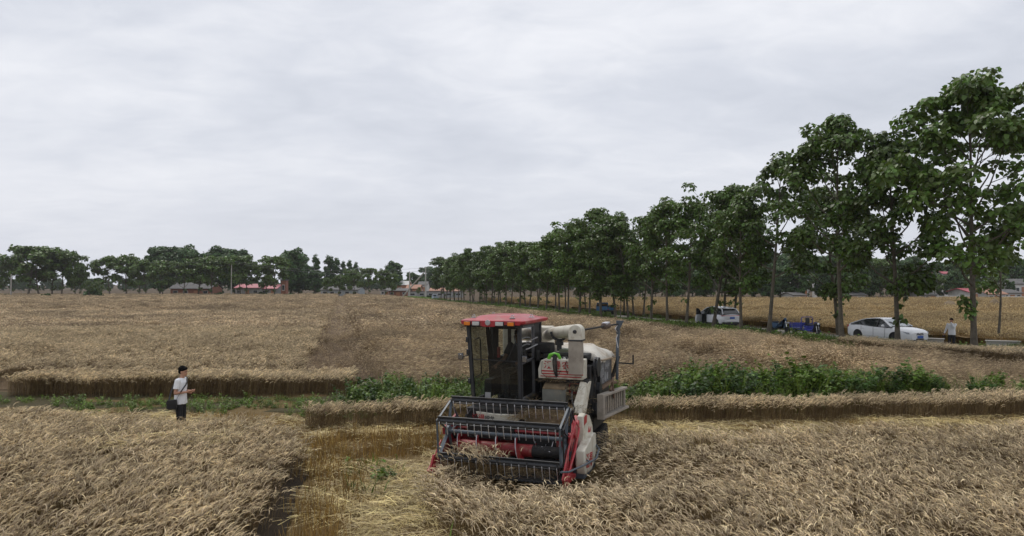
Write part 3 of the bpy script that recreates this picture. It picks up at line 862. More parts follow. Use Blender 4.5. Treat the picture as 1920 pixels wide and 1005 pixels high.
crop('laid_wheat', MIDF, 7.5, C_FARW, 6, 6, z=lambda x, y: field_h(x, y) - .22 * gtree(x, y), az=-.9, azr=.5, turn=4., tilt=.15, push=push_mid, sc=(.8, 1.2), keep=keep_r, fs=.16,
     label='brown laid wheat of the middle field, between the wheel track and the tree row')
MIDX = [(-70, 80), (20, 80), (-18, 200), (-170, 200)]
crop('distant_wheat', MIDX, 2.2, C_FARS, 6, 7, z=lambda x, y: field_h(x, y) - .45 * gtree(x, y), azr=2., turn=3., tilt=.15, sc=(.9, 1.2), keep=lodge_keep, fs=.1, push=push_mid,
     label='ripe wheat in the far half of the left field, up to the farm buildings')
GOLDN = [(12, 27), (60, 27), (70, 75), (0, 75)]
crop('golden_wheat', GOLDN, 9, C_GOLD, 6, 8, z=lambda x, y: gold_h(x, y) - .58, azr=2., tilt=.12, sc=(.9, 1.15), keep=lambda x, y: gold_keep(x, y), fs=.2,
     label='golden standing wheat on the far side of the lane behind the parked cars')
GOLDF = [(0, 75), (70, 75), (125, 143), (-20, 143)]
crop('golden_wheat', GOLDF, 1.8, C_GOLD, 6, 9, z=lambda x, y: gold_h(x, y) - .55, azr=2., tilt=.2, sc=(1., 1.4), keep=lambda x, y: gold_keep(x, y), fs=.1,
     label='far golden wheat between the lane and the village trees on the right')
# standing strips beside the nearest trees
S1 = [(18.3, 38.4), (19.35, 34.6), (20.6, 33.6), (21.5, 34.2), (20.6, 37), (19.8, 40)]
S2 = [(19.5, 34.3), (20.9, 32.7), (22.1, 30.9), (23.6, 31.8), (21.9, 34.6), (20.7, 35.3)]
S3 = [(21.3, 31.2), (21.4, 29.0), (26, 26.4), (30, 28.4), (24, 31.6)]
for i, (p, t) in enumerate(((S1, 'left clump of tall wheat, standing below the white sedan'), (S2, 'middle strip of tall wheat, standing below the man in the pale shirt'), (S3, 'right strip of tall wheat, at the foot of the nearest big tree'))):
    crop('tall_wheat', p, 70, C_STAND, 10, 20 + i, turn=1., tilt=.06, sc=((.72, .9), (.72, .88), (.9, 1.1))[i], label=t)

# harvested ground: stubble, straw and chaff
CUT = [(-30, 16.2), (-7.6, 15.1), (-4.1, 14.1), (-3.5, 12), (-2.85, 9), (-2.4, 4), (.2, 4), (-.3, 8.1), (-.8, 9.6), (-1.1, 11.4), WL(-1.3, 1.), (.2, 16), (2.4, 13.8), (6, 14), (11, 14.6), (30, 16.8), (30, 20.6), (24, 19.7), (13.7, 18.5), (7.4, 17.8), (3, 17.4), (-1.9, 17.4), (-5, 17.2), (-7, 18.6), (-30, 18.9)]
crop('straw_litter', CUT, 46, C_STRAW, 6, 30, z=lambda x, y: .03 + .07 * fbm(x * 1.6, y * 1.6, 21, 4) + .10 * np.clip(fbm(x * .9, y * .9, 55, 3) - .45, 0, 1) * 3, azr=3, tilt=.1, sc=(.6, 1.25), label='loose yellow straw and chaff spread over the harvested strip', cat='straw',
     keep=lambda x, y: (fbm(x * .8, y * .8, 51, 3) > .30) & ((y < 13.5) | (fbm(x * 3, y * 3, 52, 2) > .55)))
STUBZ = [(-30, 16.2), (-7.6, 15.1), (-3.9, 14.1), (-3.25, 12), (-2.55, 9), (-2.1, 4), (-1.9, 4), (-2.2, 9), (-2.5, 12), (-2.2, 14.4), (0, 15.2), (2, 14.), (6, 14.2), (11, 14.8), (30, 17), (30, 19.6), (24, 19.7), (13.7, 18.4), (7.4, 17.7), (3, 17.4), (-1.9, 17.4), (-5, 17.2), (-7, 18.8), (-30, 18.8)]
crop('stubble', STUBZ, 34, C_STUB, 8, 31, z=lambda x, y: x * 0 + .0, azr=3, keep=lambda x, y: (x < np.interp(y, [4, 7.9, 9, 10.3, 11.8, 13, 14], [-2.1, -2.4, -2.6, -2.75, -2.9, -2.6, -1.5])) | (y > 14), tilt=.1, sc=(.75, 1.25), label='golden brown cut wheat stubble standing in rows', cat='stubble')
crop('stubble', [(-2.2, 4), (-.4, 4), (-.9, 9), (-1.2, 12), (-.9, 14.5), (-2.4, 14.5), (-2.4, 9)], 9, C_STUB, 8, 32, azr=3, tilt=.3, sc=(.5, .9), label='thin trampled stubble under the straw, left of the combine header', cat='stubble')
crop('green_regrowth', [(-3.6, 11.5), (-2.2, 11.5), (-2.2, 14.8), (-4, 14.2)], 2.2, C_GRASS, 6, 33, azr=3, sc=(.6, 1.2), label='green grass growing through the golden stubble', cat='grass')
crop('green_regrowth', [(-.8, 7.0), (-.35, 7.0), (-.4, 9.0), (-.8, 9.0)], 8, C_GRASS, 4, 34, azr=3, sc=(.8, 1.4), label='yellow green grass clump at the left edge of the near right wheat', cat='grass')

crop('stubble', [(-4.3, 14.4), (-4.1, 13.6), (-3.6, 12), (-3.05, 9), (-2.65, 4), (-1.9, 4), (-2.3, 9), (-2.7, 12), (-2.9, 13.4), (-1.5, 15.0), (-1.7, 16.2), (-4.2, 15.8)], 30, C_STUBT, 8, 35, azr=3, tilt=.1, sc=(.7, 1.2), label='taller golden stubble along the edge of the near left wheat', cat='stubble')
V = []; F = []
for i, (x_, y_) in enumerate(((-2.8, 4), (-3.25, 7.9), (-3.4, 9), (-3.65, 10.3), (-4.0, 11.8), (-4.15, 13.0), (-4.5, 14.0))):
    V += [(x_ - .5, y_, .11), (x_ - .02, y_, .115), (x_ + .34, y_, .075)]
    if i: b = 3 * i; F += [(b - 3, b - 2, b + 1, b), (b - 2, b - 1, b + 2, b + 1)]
o = bpy.data.objects.new('bare_soil', np_mesh('bare_soil', V, F, [soil_mat('dark_soil', (.030, .022, .014), (.050, .036, .022), (.018, .013, .009), s1=2, s2=9)])); COL.objects.link(o); tag(o, kind='structure')  # dark strip puts the shade below the wheat edge into the ground colour
# ditch
sheet('ditch_bottom', np.arange(-30, 30, .4), np.arange(18.7, 22.6, .3), lambda X, Y: .055 + .16 * (fbm(X * 1.1, Y * 1.1, 23, 4) - .4) - .4 * (Y < 18.9 + .075 * np.clip(X, 0, 99)), M_DITCH)
WEEDL = [(-17, 18.9), (-7, 18.7), (-5, 17.9), (-2.2, 18.5), (-2.2, 21.3), (-5.3, 21.2), (-10, 21.0), (-18, 21.0)]
WEEDC = [(-4.9, 19.0), (-.2, 18.9), (1.9, 19.0), (1.9, 21.6), (-2, 21.9), (-4.4, 21.6)]
WEEDR = [(2.4, 18.9), (7.2, 19.2), (13.3, 20.1), (16.6, 20.6), (16.4, 22.4), (9, 22.4), (2.4, 21.9)]
def bushy(x, y, rz, til, s): return rz, til, s * (.72 + 2.2 * np.clip(fbm(x * .55, y * .55, 63, 3) - .36, 0, .3))
crop('ditch_weeds', WEEDL, 26, C_WEED, 11, 40, azr=3, sc=(.25, .60), keep=lambda x, y: fbm(x * .7, y * .7, 61, 3) > .44, label='low green weeds in the ditch at the foot of the cut wheat edge', cat='weeds')
crop('ditch_weeds', WEEDC, 12, C_BUSH, 8, 41, azr=3, sc=(.7, 1.15), label='tall grassy green weeds in the ditch left of the combine cab', cat='weeds')
crop('ditch_weeds', WEEDR, 20, C_BUSH, 8, 42, azr=3, sc=(.72, 1.2), push=bushy, keep=lambda x, y: (fbm(x * .55, y * .55, 63, 3) > .41) , label='lush tall green weeds in the ditch right of the combine', cat='weeds')
crop('dry_weeds', [(14, 20.3), (24, 21.4), (24, 23), (14, 22.4)], 14, C_LODGE, 8, 43, azr=2, sc=(.5, .8), label='dry brown stalks lying at the right end of the ditch', cat='dry stalks')
# verge
crop('verge_grass', [(tree_x(y) - 2.5, y) for y in (27, 180)] + [(tree_x(y) + 1.25, y) for y in (180, 27)], 26, C_GRASS, 6, 44, azr=3, sc=(.9, 1.7),
     keep=lambda x, y: (fbm(x * .3, y * .3, 65, 2) > .34) & (y > 37.5), label='green grass along the verge below the tree row', cat='grass')
crop('verge_grass', [(tree_x(y) + 5.1, y) for y in (27, 140)] + [(tree_x(y) + 7.4, y) for y in (140, 27)], 3, C_GRASS, 6, 45, azr=3, sc=(.8, 1.5),
     keep=lambda x, y: fbm(x * .3, y * .3, 67, 2) > .45, label='grass on the far side of the lane, against the golden wheat', cat='grass')

crop('dropped_straw', [(-9.2, 13.6), (-7.6, 14.7), (-5.4, 14.3), (-5.6, 12.6), (-7.2, 12.4)], 9, C_STRAW, 6, 47, z=lambda x, y: .60 + .04 * fbm(x * 2, y * 2, 68, 2), azr=3, tilt=.2, sc=(.8, 1.5), keep=lambda x, y: fbm(x * 1.2, y * 1.2, 69, 3) > .5, label='yellow straw dropped on top of the wheat in front of the person in the white T-shirt', cat='straw')
# ---------------------------------------------------------------- trees
PB = [tree_proto(700, 13.2, 3.3, .28, 22, (.20, .31), 110, cl=(.55, 1.0), low=2),
      tree_proto(701, 12.4, 2.9, .25, 21, (.20, .31), 110, cl=(.5, .95), low=4),
      tree_proto(702, 13.8, 3.0, .34, 20, (.20, .31), 110, cl=(.55, .95), low=2),
      tree_proto(703, 12.8, 2.6, .34, 15, (.20, .30), 100, cl=(.5, .85), low=1),
      tree_proto(704, 11.6, 3.1, .28, 21, (.20, .30), 108, cl=(.55, .95), low=2),
      tree_proto(705, 12.0, 2.9, .31, 19, (.20, .30), 108, cl=(.5, .95), low=1),
      tree_proto(706, 13.4, 3.3, .27, 30, (.20, .30), 112, cl=(.55, .95), low=4)]
PB_D = [11.9, 11.2, 12.4, 11.5, 10.4, 10.8, 12.1]
GR_ROW = 'broad-leaved trees in the row between the laid wheat and the lane'
# picture x of each trunk foot and of the top of its crown height (metres)
front = [(1825, 14.2, 6, 0.00, 'nearest and tallest broad-leaved tree, rising beside the person in the pale top'),
         (1682, 12.3, 1, .02, 'broad-leaved tree standing in front of the windscreen of the white sedan'),
         (1577, 13.9, 2, .05, 'broad-leaved tree standing at the tail of the white sedan'),
         (1440, 13.2, 3, .07, 'slender tree with a narrow tuft on top, right beside the parked blue scooter'),
         (1389, 10.6, 5, .02, 'thin tree just right of the white SUV'),
         (1336, 11.9, 4, .16, 'leaning tree standing in front of the tail of the white SUV'),
         (1286, 10.9, 5, .02, 'tree at the front bumper of the white SUV'),
         (1251, 11.6, 3, .0, 'tall tree with a tufted top, second left of the white SUV'),
         (1220, 10.8, 4, .05, 'tree third left of the white SUV')]
more_px = [1178, 1155, 1126, 1105, 1086, 1065, 1049, 1024, 1008, 992, 975]
hs = [10.6, 10.9, 11.9, 9.8, 10.9, 10.4, 10.6, 10.2, 9.7, 9.8, 10.0]
rgt = random.Random(5)
def base_of(px, off=0.0):
    y = (33.5 + off) * 1280 / ((px - 960) + .335 * 1280)
    return y, tree_x(y) + off
for px, h, k, lean, lab in front:
    y, x = base_of(px)
    plant_tree('broadleaf_tree', PB[k], (x, y, 0), (.9 * h / (PB_D[k] + 1.25),) * 2 + (h / (PB_D[k] + 1.25),), rgt.uniform(0, 6.28), lab, GR_ROW, lean=(0, lean))
for i, px in enumerate(more_px):
    y, x = base_of(px); k = (i * 5 + 2) % 6
    lab = {1155: 'slightly taller leafy tree just right of the small blue truck', 1126: 'tree with a thin shoot above its crown just left of the small blue truck'}.get(px, 'leafy tree in the middle of the row, behind the combine spout')
    plant_tree('broadleaf_tree', PB[k], (x, y, 0), hs[i] / (PB_D[k] + 1.25), rgt.uniform(0, 6.28), lab, GR_ROW, lean=(rgt.uniform(-.04, .04), rgt.uniform(-.02, .15)))
y = 99.0; i = 0
while y < 146:
    y += rgt.uniform(2.9, 3.9); i += 1; k = rgt.randrange(6)
    h = 10.2 - 1.2 * (y - 99) / 60 + rgt.uniform(-.5, .6)
    plant_tree('broadleaf_tree', PB[k], (tree_x(y) + rgt.uniform(-.4, .4), y, 0), h / (PB_D[k] + 1.25), rgt.uniform(0, 6.28),
               'small-looking leafy tree far down the row, above the red combine roof', GR_ROW, lean=(rgt.uniform(-.05, .05), rgt.uniform(-.02, .14)))
# far side of the lane
GR_BACK = 'broad-leaved trees along the far side of the lane'
back = [(1571, 11.0, 'dark tree beyond the lane, hidden behind the trunk at the tail of the white sedan'), (1376, 10.6, 'tree beyond the lane behind the roof of the white SUV'),
        (1358, 10.2, 'second tree beyond the lane behind the roof of the white SUV'), (1206, 10, None), (1188, 10, None), (1170, 10, None)]
for px, h, lab in back:
    y, x = base_of(px, 6.0); k = rgt.randrange(6)
    plant_tree('broadleaf_tree', PB[k], (x, y, 0), h / (PB_D[k] + 1.25), rgt.uniform(0, 6.28), lab or 'tree beyond the lane, seen between the front trunks near the blue truck', GR_BACK, lean=(0, rgt.uniform(0, .1)))
y = 80
while y < 150:
    y += rgt.uniform(4.0, 6.5); k = rgt.randrange(6)
    plant_tree('broadleaf_tree', PB[k], (tree_x(y) + 6 + rgt.uniform(-.4, .6), y, 0), rgt.uniform(.68, .78), rgt.uniform(0, 6.28), 'tree on the far side of the lane, behind the trunks of the front row', GR_BACK + ' far off', lean=(0, rgt.uniform(0, .1)))
# young thin tree at the right edge with a forked stem
thin = tree_proto(720, 7.0, 1.7, .45, 8, (.20, .30), 60, cl=(.4, .7), trunk_r=.085, sub=2, low=0)
y, x = base_of(1868, 7.6)
plant_tree('young_tree', thin, (x, y, 0), 1.0, 2.0, 'thin young tree with a forked stem at the right edge, behind the concrete parapet', None, lean=(0, .06))
# little conical saplings in the row
sap = tree_proto(721, 4.4, 1.0, .50, 8, (.16, .24), 110, m=leaf_mat('fresh_leaf', (.075, .115, .022), attr=.4), cl=(.45, .62), trunk_r=.06, prof='round', sub=1, low=0)
for px, lab in ((1128, 'small round-headed sapling with fresh green leaves, below the crowns left of the blue truck'), (1163, 'small fresh green sapling right of the blue truck')):
    y, x = base_of(px, -.9)
    plant_tree('sapling', sap, (x, y, 0), 1.05, px, lab, 'saplings planted in the row')

# ---- far line of trees beyond the left field
FB = [tree_proto(730 + i, 10.5, 4.0 + .3 * i, .30, 15, (.42, .62), 34, cl=(.8, 1.3), prof='umbrella', low=2, trunk_r=.2) for i in range(3)]
FP = [tree_proto(740 + i, 16, 2.6, .18, 18, (.40, .60), 36, m=M_POP, cl=(.7, 1.1), prof='column', low=0, trunk_r=.22) for i in range(2)]
FR = [tree_proto(745 + i, 13, 4.6, .16, 20, (.45, .68), 40, m=M_POP, cl=(1.0, 1.6), prof='round', low=2, trunk_r=.24) for i in range(3)]
def far_tree(px, Y, top, kind, lab, grp, wide=1.0, base=0.0, cat='tree'):
    """px: picture x of the trunk, top: picture y of the crown top, at distance Y"""
    x = (px - 960) / 1280 * Y; h = CAM_H + (533 - top) / 1280 * Y
    pool, H = {'b': (FB, 10.9), 'p': (FP, 16.8), 'r': (FR, 13.8), 's': ([sap], 4.6)}[kind]
    s = h / H
    return plant_tree({'b': 'broadleaf_tree', 'p': 'poplar_tree', 'r': 'round_tree', 's': 'sapling'}[kind], pool[rgt.randrange(len(pool))], (x, Y, base), (s * wide, s * wide, s), rgt.uniform(0, 6.28), lab, grp, cat, lean=(0, rgt.uniform(-.03, .07)))
GL = 'broad-leaved trees at the far end of the left field'
LB = [(-14, 497, 1.1), (22, 492, 1.0), (52, 462, 1.2), (74, 466, 1.1), (98, 468, 1.0), (116, 472, .9), (142, 490, .75), (150, 497, .6),
      (207, 479, .95), (238, 478, .95), (262, 487, .9), (276, 486, .85), (306, 487, .9), (345, 492, .9), (372, 482, 1.), (398, 480, 1.), (452, 480, .9), (464, 487, .85), (500, 493, .8), (516, 480, 1.),
      (612, 520, .8), (636, 514, .85), (664, 505, .85), (692, 503, .85), (722, 505, .8), (735, 512, .75)]
for px, top, w in LB:
    far_tree(px, 188 + rgt.uniform(-3, 3), top, 'b', 'leafy tree in the far tree line, left of the red-roofed shed' if px < 440 else 'leafy tree in the far tree line, between the red-roofed shed and the leaning prop', GL + (' left' if px < 440 else ' middle'), w * .95)
for px, top, w in ((300, 461, 1.0), (330, 459, 1.1), (352, 466, .9), (415, 462, 1.1), (440, 464, 1.0), (385, 472, .8)):
    far_tree(px, 222 + rgt.uniform(-4, 6), top, 'r', 'tall rounded dark tree rising behind the red brick house', 'rounded trees behind the brick house', w)
for px, top, w in ((545, 466, 1.), (562, 476, .9), (590, 505, 1.), (560, 508, 1.1)):
    far_tree(px, 214 + rgt.uniform(-4, 6), top, 'r', 'dense rounded tree right of the red-roofed shed', 'rounded trees right of the shed', w)
for px, top in ((592, 471), (612, 472), (622, 474), (632, 477), (645, 484), (655, 482), (668, 486)):
    far_tree(px, 226 + rgt.uniform(-4, 4), top, 'p', 'slim tall poplar in the group at the middle of the far tree line', 'poplars at the middle of the far tree line', .8 if px > 640 else .9)
far_tree(738, 232, 490, 'r', 'rounded bluish tree rising alone left of the leaning pole prop', None, .9)
for px, top in ((772, 509), (783, 514)):
    far_tree(px, 260, top, 'r', 'distant bluish tree behind the brick houses near the leaning pole prop', 'trees behind the brick houses', .8)
for px, top, lab in ((164, 524, 'small lone sapling standing in the left field'), (185, 526, 'small sapling right of the round shrub in the left field'), (785, 537, 'sapling in front of the long grey wall')):
    far_tree(px, 165 if px < 700 else 176, top, 's', lab, None, 1.0)
# shrubs at the field edge: leafy mounds, each its own
def shrub_mesh(seed, r=1.0, n=900, ls=(.16, .3), m=None):
    rg = np.random.default_rng(seed); v = rg.normal(0, 1, (n, 3)); v[:, 2] = np.abs(v[:, 2]); v /= np.linalg.norm(v, axis=1, keepdims=True)
    lump = 1 + .25 * np.sin(v[:, 0:1] * 5 + seed) * np.cos(v[:, 1:2] * 4)
    p = v * r * rg.uniform(.5, 1.05, (n, 1)) ** .5 * lump * np.array([1, 1, .75])
    return leaves_mesh(f'shrub_{seed}', p, v + rg.normal(0, .5, (n, 3)), rg.uniform(*ls, n), m or M_POP, seed, .9, v)
M_SHR = leaf_mat('shrub_leaf', (.055, .095, .025), attr=.4)
SHR = [shrub_mesh(760 + i, 1.0, 500, (.22, .4), M_SHR) for i in range(3)]
for i, (px, w) in enumerate(((176, 1.9), (88, 1.6), (14, 1.2), (42, .8), (302, 1.1), (338, 1.), (372, 1.), (411, 1.7), (437, .9), (468, 1.), (492, 1.8), (475, 1.), (542, 1.5), (558, .8), (806, 1.4), (795, 1.0), (688, 1.2), (677, 1.))):
    Y = 168 if px in (88, 176, 302) else 186
    o = bpy.data.objects.new('shrub', SHR[i % 3]); COL.objects.link(o); o.location = ((px - 960) / 1280 * Y, Y, 0); o.scale = (w, w, w * (1.5 if px == 176 else .8)); o.rotation_euler = (0, 0, i)
    lab = {176: 'upright round shrub standing between two saplings in the left field', 88: 'low shrub in the left field below the big tree group', 302: 'low shrub in the left field in front of the brick house'}.get(px, 'low green shrub at the foot of the far tree line')
    tag(o, lab, 'shrub', 'shrubs at the foot of the far tree line' if px not in (176, 88, 302) else None)

# ---- tree belt and village trees beyond the golden field
GV = 'trees at the far edge of the golden field'
px = 1120
while px < 1990:
    Y = rgt.uniform(147, 160); top = 500 + rgt.uniform(-14, 18) + (10 if px > 1720 else 0)
    if not (1835 < px < 1925) or rgt.random() < .25:
        far_tree(px, Y, top, rgt.choice('rrb'), 'dark leafy tree in the belt at the far edge of the golden field', GV, rgt.uniform(.7, .95))
    px += rgt.uniform(12, 21)
px = 1130
while px < 2010:
    Y = rgt.uniform(190, 214); f = math.exp(-((px - 1500) / 170) ** 2)
    top = 494 - 24 * f + rgt.uniform(-6, 8) - (6 if px > 1700 else 0)
    far_tree(px, Y, top, rgt.choice('rrp'), 'bluish tall tree rising behind the belt of village trees on the right', 'tall trees behind the village', rgt.uniform(.9, 1.3))
    px += rgt.uniform(15, 24)
# distant woods
def wood(name, x0, x1, Y, h, step, label, seed):
    rg = np.random.default_rng(seed); n = int((x1 - x0) / step)
    x = x0 + np.arange(n) * step + rg.normal(0, step * .3, n); y = Y + rg.normal(0, 9, n)
    P = np.stack([x, y, x * 0 - .5], 1); s = h / 13.5 * rg.uniform(.75, 1.15, n)
    c = bpy.data.collections.new(name)
    for i, (a, b) in enumerate(FR[:2]):
        c.objects.link(bpy.data.objects.new(f'{name}_{i}', b))
    instances(name, P, np.stack([x * 0, x * 0, rg.uniform(0, 6.28, n)], 1), s, rg.integers(0, 2, n), c, label, 'woodland')
wood('distant_woods', -420, 40, 395, 7.5, 2.6, 'blue hazy line of distant woods behind the left field', 801)
wood('distant_woods', -40, 700, 330, 11.5, 4.2, 'hazy distant woods behind the village on the right', 802)
# ---------------------------------------------------------------- buildings, poles, walls
M_BRICK = mat('red_brick', (.260, .115, .075), rough=.9, var=.2, scale=2.5, bump=.2, dirt=(.22, .13, .09), damt=.3)
M_OBRICK = mat('orange_brick', (.400, .190, .105), rough=.9, var=.2, scale=2., dirt=(.28, .2, .14), damt=.3)
M_PLAST = mat('white_plaster', (.600, .590, .560), rough=.85, var=.1, scale=.6, dirt=(.35, .33, .29), damt=.3, dscale=.5)
M_GPLAST = mat('grey_render', (.300, .300, .290), rough=.9, var=.15, scale=.5, dirt=(.2, .19, .17), damt=.35, dscale=.6)
M_BLUEW = mat('pale_blue_sheet', (.330, .370, .390), rough=.6, var=.1, scale=.5)
M_GROOF = mat('grey_tile', (.120, .115, .110), rough=.85, var=.25, scale=1.2)
M_RROOF = mat('red_sheet_roof', (.390, .080, .100), rough=.5, var=.15, scale=.8, dirt=(.4, .12, .12), damt=.2)
M_OROOF = mat('orange_tile', (.360, .185, .120), rough=.8, var=.2, scale=1.0, dirt=(.35, .25, .2), damt=.35)
M_WIN = mat('window_glass', (.030, .035, .040), rough=.15, var=.3, scale=1)
M_CONC = mat('concrete', (.420, .400, .360), rough=.9, var=.15, scale=3, bump=.2, dirt=(.25, .23, .19), damt=.3)
M_WIRE = mat('wire', (.16, .16, .17), rough=.6, var=.0)

def X_at(px, Y): return (px - 960) / 1280 * Y
def Z_at(py, Y): return CAM_H + (533 - py) / 1280 * Y

def house(name, px0, px1, Y, y_eave, y_ridge, wallm, roofm, label, depth=7.0, nwin=3, gable='x', door=True, flat=False, chimney=False, group=None):
    """a house seen from the front; picture x of both ends, picture y of eave and ridge"""
    x0, x1 = X_at(px0, Y), X_at(px1, Y); ze, zr = Z_at(y_eave, Y), Z_at(y_ridge, Y)
    r = empty(name, ((x0 + x1) / 2, Y, 0), 0, label, 'wall' if 'wall' in name else 'house', group)
    w = (x1 - x0) / 2
    b = MB(); b.box((0, depth / 2, ze / 2), (2 * w, depth, ze))
    if not flat and gable == 'x':
        b.prism([(0.05, ze), (depth - .05, ze), (depth / 2, zr - .1)], -w, w, 'yz')
    b.build('wall', wallm, r, smooth=0)
    q = MB()
    if flat:
        q.box((0, depth / 2, (ze + zr) / 2), (2 * w + .4, depth + .4, max(.15, zr - ze)))
    else:
        for s in (0, 1):
            ya, yb = (-.4, depth / 2) if s == 0 else (depth + .4, depth / 2)
            q.bar((0, ya, ze - .06), (0, yb, zr), 2 * w + .6, .14, up=Vector((0, 0, 1)))
    rf = q.build('roof', roofm, r, smooth=0)
    if chimney:
        MB().box((w * .5, depth * .4, zr + .4), (.6, .6, 1.4)).build('chimney', M_BRICK, rf)
    if nwin:
        for i in range(nwin):
            cx = -w + 2 * w * (i + .5) / nwin
            if door and i == nwin // 2:
                MB().box((cx, -.03, ze * .38), (1.0, .09, ze * .76)).build('door', M_OBRICK, r)
            else:
                fr = MB().box((cx, -.03, ze * .56), (min(1.4, 1.2 * w / nwin), .08, ze * .36)).build('window_frame', M_PLAST, r)
                MB().box((cx, -.075, ze * .56), (min(1.2, 1.0 * w / nwin), .03, ze * .30)).build('pane', M_WIN, fr)
    return r
house('brick_house', 320, 395, 200, 541, 530, M_BRICK, M_GROOF, 'low red brick house with a grey tiled roof beyond the left field', 8, 4)
house('farm_shed', 441, 487, 199, 539.5, 532.5, M_GPLAST, M_RROOF, 'left pale walled shed with a bright red sheet roof', 9, 3)
house('farm_shed', 489, 519, 201, 541, 533.5, M_GPLAST, M_RROOF, 'small red-roofed shed beside the brick tower', 8, 2)
house('brick_tower', 527, 536, 197, 526, 524, M_BRICK, M_GROOF, 'narrow brick tower right of the red-roofed sheds', 2.2, 1, flat=True, door=False)
house('long_shed', 602, 672, 200, 543, 537, M_BLUEW, M_GROOF, 'long pale blue-grey shed behind the far trees', 9, 5, door=False)
house('white_house', 714, 729, 205, 544, 540, M_PLAST, M_GROOF, 'small white house left of the brick farmhouse', 8, 2)
house('brick_farmhouse', 729, 764, 196, 545, 541, M_BRICK, M_GROOF, 'brick farmhouse with a dark roof behind the foot of the leaning prop', 8, 3)
house('tile_roof_house', 745, 765, 230, 534, 527, M_OBRICK, M_PLAST, 'pale-roofed brick house rising behind the brick farmhouse', 8, 2)
house('tile_roof_house', 762, 786, 222, 541, 534, M_OBRICK, M_OROOF, 'brick house with an orange tiled roof, behind the long grey wall', 8, 3)
house('tile_roof_house', 784, 800, 240, 534, 528, M_PLAST, M_GROOF, 'white gabled house with a grey roof near the tall power pole', 8, 2)
house('tile_roof_house', 806, 826, 215, 545, 540, M_PLAST, M_OROOF, 'orange-roofed house seen between the trunks right of the tall power pole', 8, 2)
house('tile_roof_house', 828, 860, 220, 546, 540, M_PLAST, M_OROOF, 'long low house with an orange roof seen behind the far trunks', 8, 3)
house('boundary_wall', 765, 868, 185, 547, 546, M_GPLAST, M_GROOF, 'long grey rendered boundary wall with small square openings', .4, 6, flat=True, door=False)
# village beyond the golden field
V = [('white_house', 1485, 1517, 172, 514, 510, M_PLAST, M_RROOF, 'tall white house with a red roof edge among the trees right of the middle', 2, True),
     ('white_house', 1488, 1510, 146, 553, 549, M_PLAST, M_GROOF, 'white house front low behind the belt of trees, above the blue cargo tricycle', 2, False),
     ('white_house', 1545, 1566, 176, 521, 516, M_PLAST, M_OROOF, 'white house glimpsed left of the tree at the tail of the sedan', 2, False),
     ('white_house', 1582, 1622, 145.5, 553, 546, M_PLAST, M_GROOF, 'low white house above the roof of the white sedan', 3, False),
     ('white_house', 1732, 1755, 145.6, 552, 549, M_GPLAST, M_GROOF, 'low grey house left of the white boundary wall behind the golden field', 2, False),
     ('boundary_wall', 1757, 1800, 145, 556, 555, M_PLAST, M_PLAST, 'white boundary wall under the dark trees above the distant hay heap', 0, True),
     ('white_house', 1816, 1832, 147, 547, 541, M_PLAST, M_RROOF, 'white house with a dark red roof just left of the nearest trunk', 2, False),
     ('tile_roof_house', 1852, 1886, 146, 551, 542, M_PLAST, M_OROOF, 'white house with an orange tiled roof between the nearest trunk and the young tree', 3, False),
     ('tile_roof_house', 1880, 1915, 150, 549, 543, M_PLAST, M_GROOF, 'grey-roofed white house at the right edge', 3, False),
     ('white_house', 1902, 1935, 185, 532, 523, M_PLAST, M_GROOF, 'two-storey cream house at the right edge above the grey-roofed house', 3, False),
     ('boundary_wall', 1876, 1960, 144.6, 557, 556, M_PLAST, M_PLAST, 'long low white wall at the right edge of the golden field', 0, True),
     ('white_house', 1770, 1790, 186, 513, 509, M_PLAST, M_RROOF, 'small house with a pink roof high among the trees on the right', 2, False)]
for nm, a, b, Y, e, rdg, wm, rm, lab, nw, fl in V:
    house(nm, a, b, Y, e, rdg, wm, rm, lab, 7 if 'wall' not in nm else .4, nw, flat=fl)

# poles
def pole(px, Y, top, label, arms=0, r=.13, name='utility_pole'):
    x = X_at(px, Y); h = Z_at(top, Y)
    e = empty(name, (x, Y, 0), 0, label, 'pole')
    MB().tube([(0, 0, 0), (0, 0, h * .5), (0, 0, h)], [r * 1.25, r, r * .75], 10).build('pole_shaft', M_CONC, e)
    for i in range(arms):
        a = MB().box((0, .12, h - .35 - .8 * i), (1.7, .08, .09)).build('crossarm', M_WIRE, e)
        for s in (-.75, 0, .75): 
            MB().lathe([(.05, 0), (.06, .06), (.03, .12), (.05, .18), (.01, .22)], (s, .12, h - .305 - .8 * i), n=8).build('insulator', M_CONC, a)
    return (x, Y, h)
p1 = pole(434, 183, 489, 'slender pale concrete pole standing in front of the far trees, left of the red-roofed sheds')
p2 = pole(768, 178, 509, 'short concrete pole behind the leaning prop, in front of the brick houses', r=.16)
p3 = pole(798, 168, 500, 'tall power pole with crossarms at the left end of the tree row', arms=2, r=.17)
p4 = pole(21, 176, 514, 'short pale pole under the trees at the left edge')
xs = X_at(751, 172); o = MB()
e = empty('pole_prop', (xs, 172, 0), 0, 'long concrete prop leaning diagonally up to the tall power pole', 'pole prop')
MB().tube([(0, 0, -.1), (X_at(795, 168) - xs, -4, Z_at(511, 168))], .17, 10).build('prop_shaft', M_CONC, e)
def wire(name, a, b, sag, label, r=.022):
    pts = []
    for i in range(15):
        t = i / 14; p = Vector(a).lerp(Vector(b), t); p.z -= sag * 4 * t * (1 - t); pts.append(p)
    o = MB().tube(pts, r, 5).build(name, M_WIRE)
    return tag(o, label, 'cable')
wire('overhead_cable', (-175, 195, 10.2), (X_at(434, 183), 183, Z_at(491, 183)), .5, 'upper overhead cable strung across the gap in the far left trees')
wire('overhead_cable', (-175, 195, 8.9), (X_at(434, 183), 183, Z_at(497, 183)), .5, 'lower overhead cable strung across the gap in the far left trees')
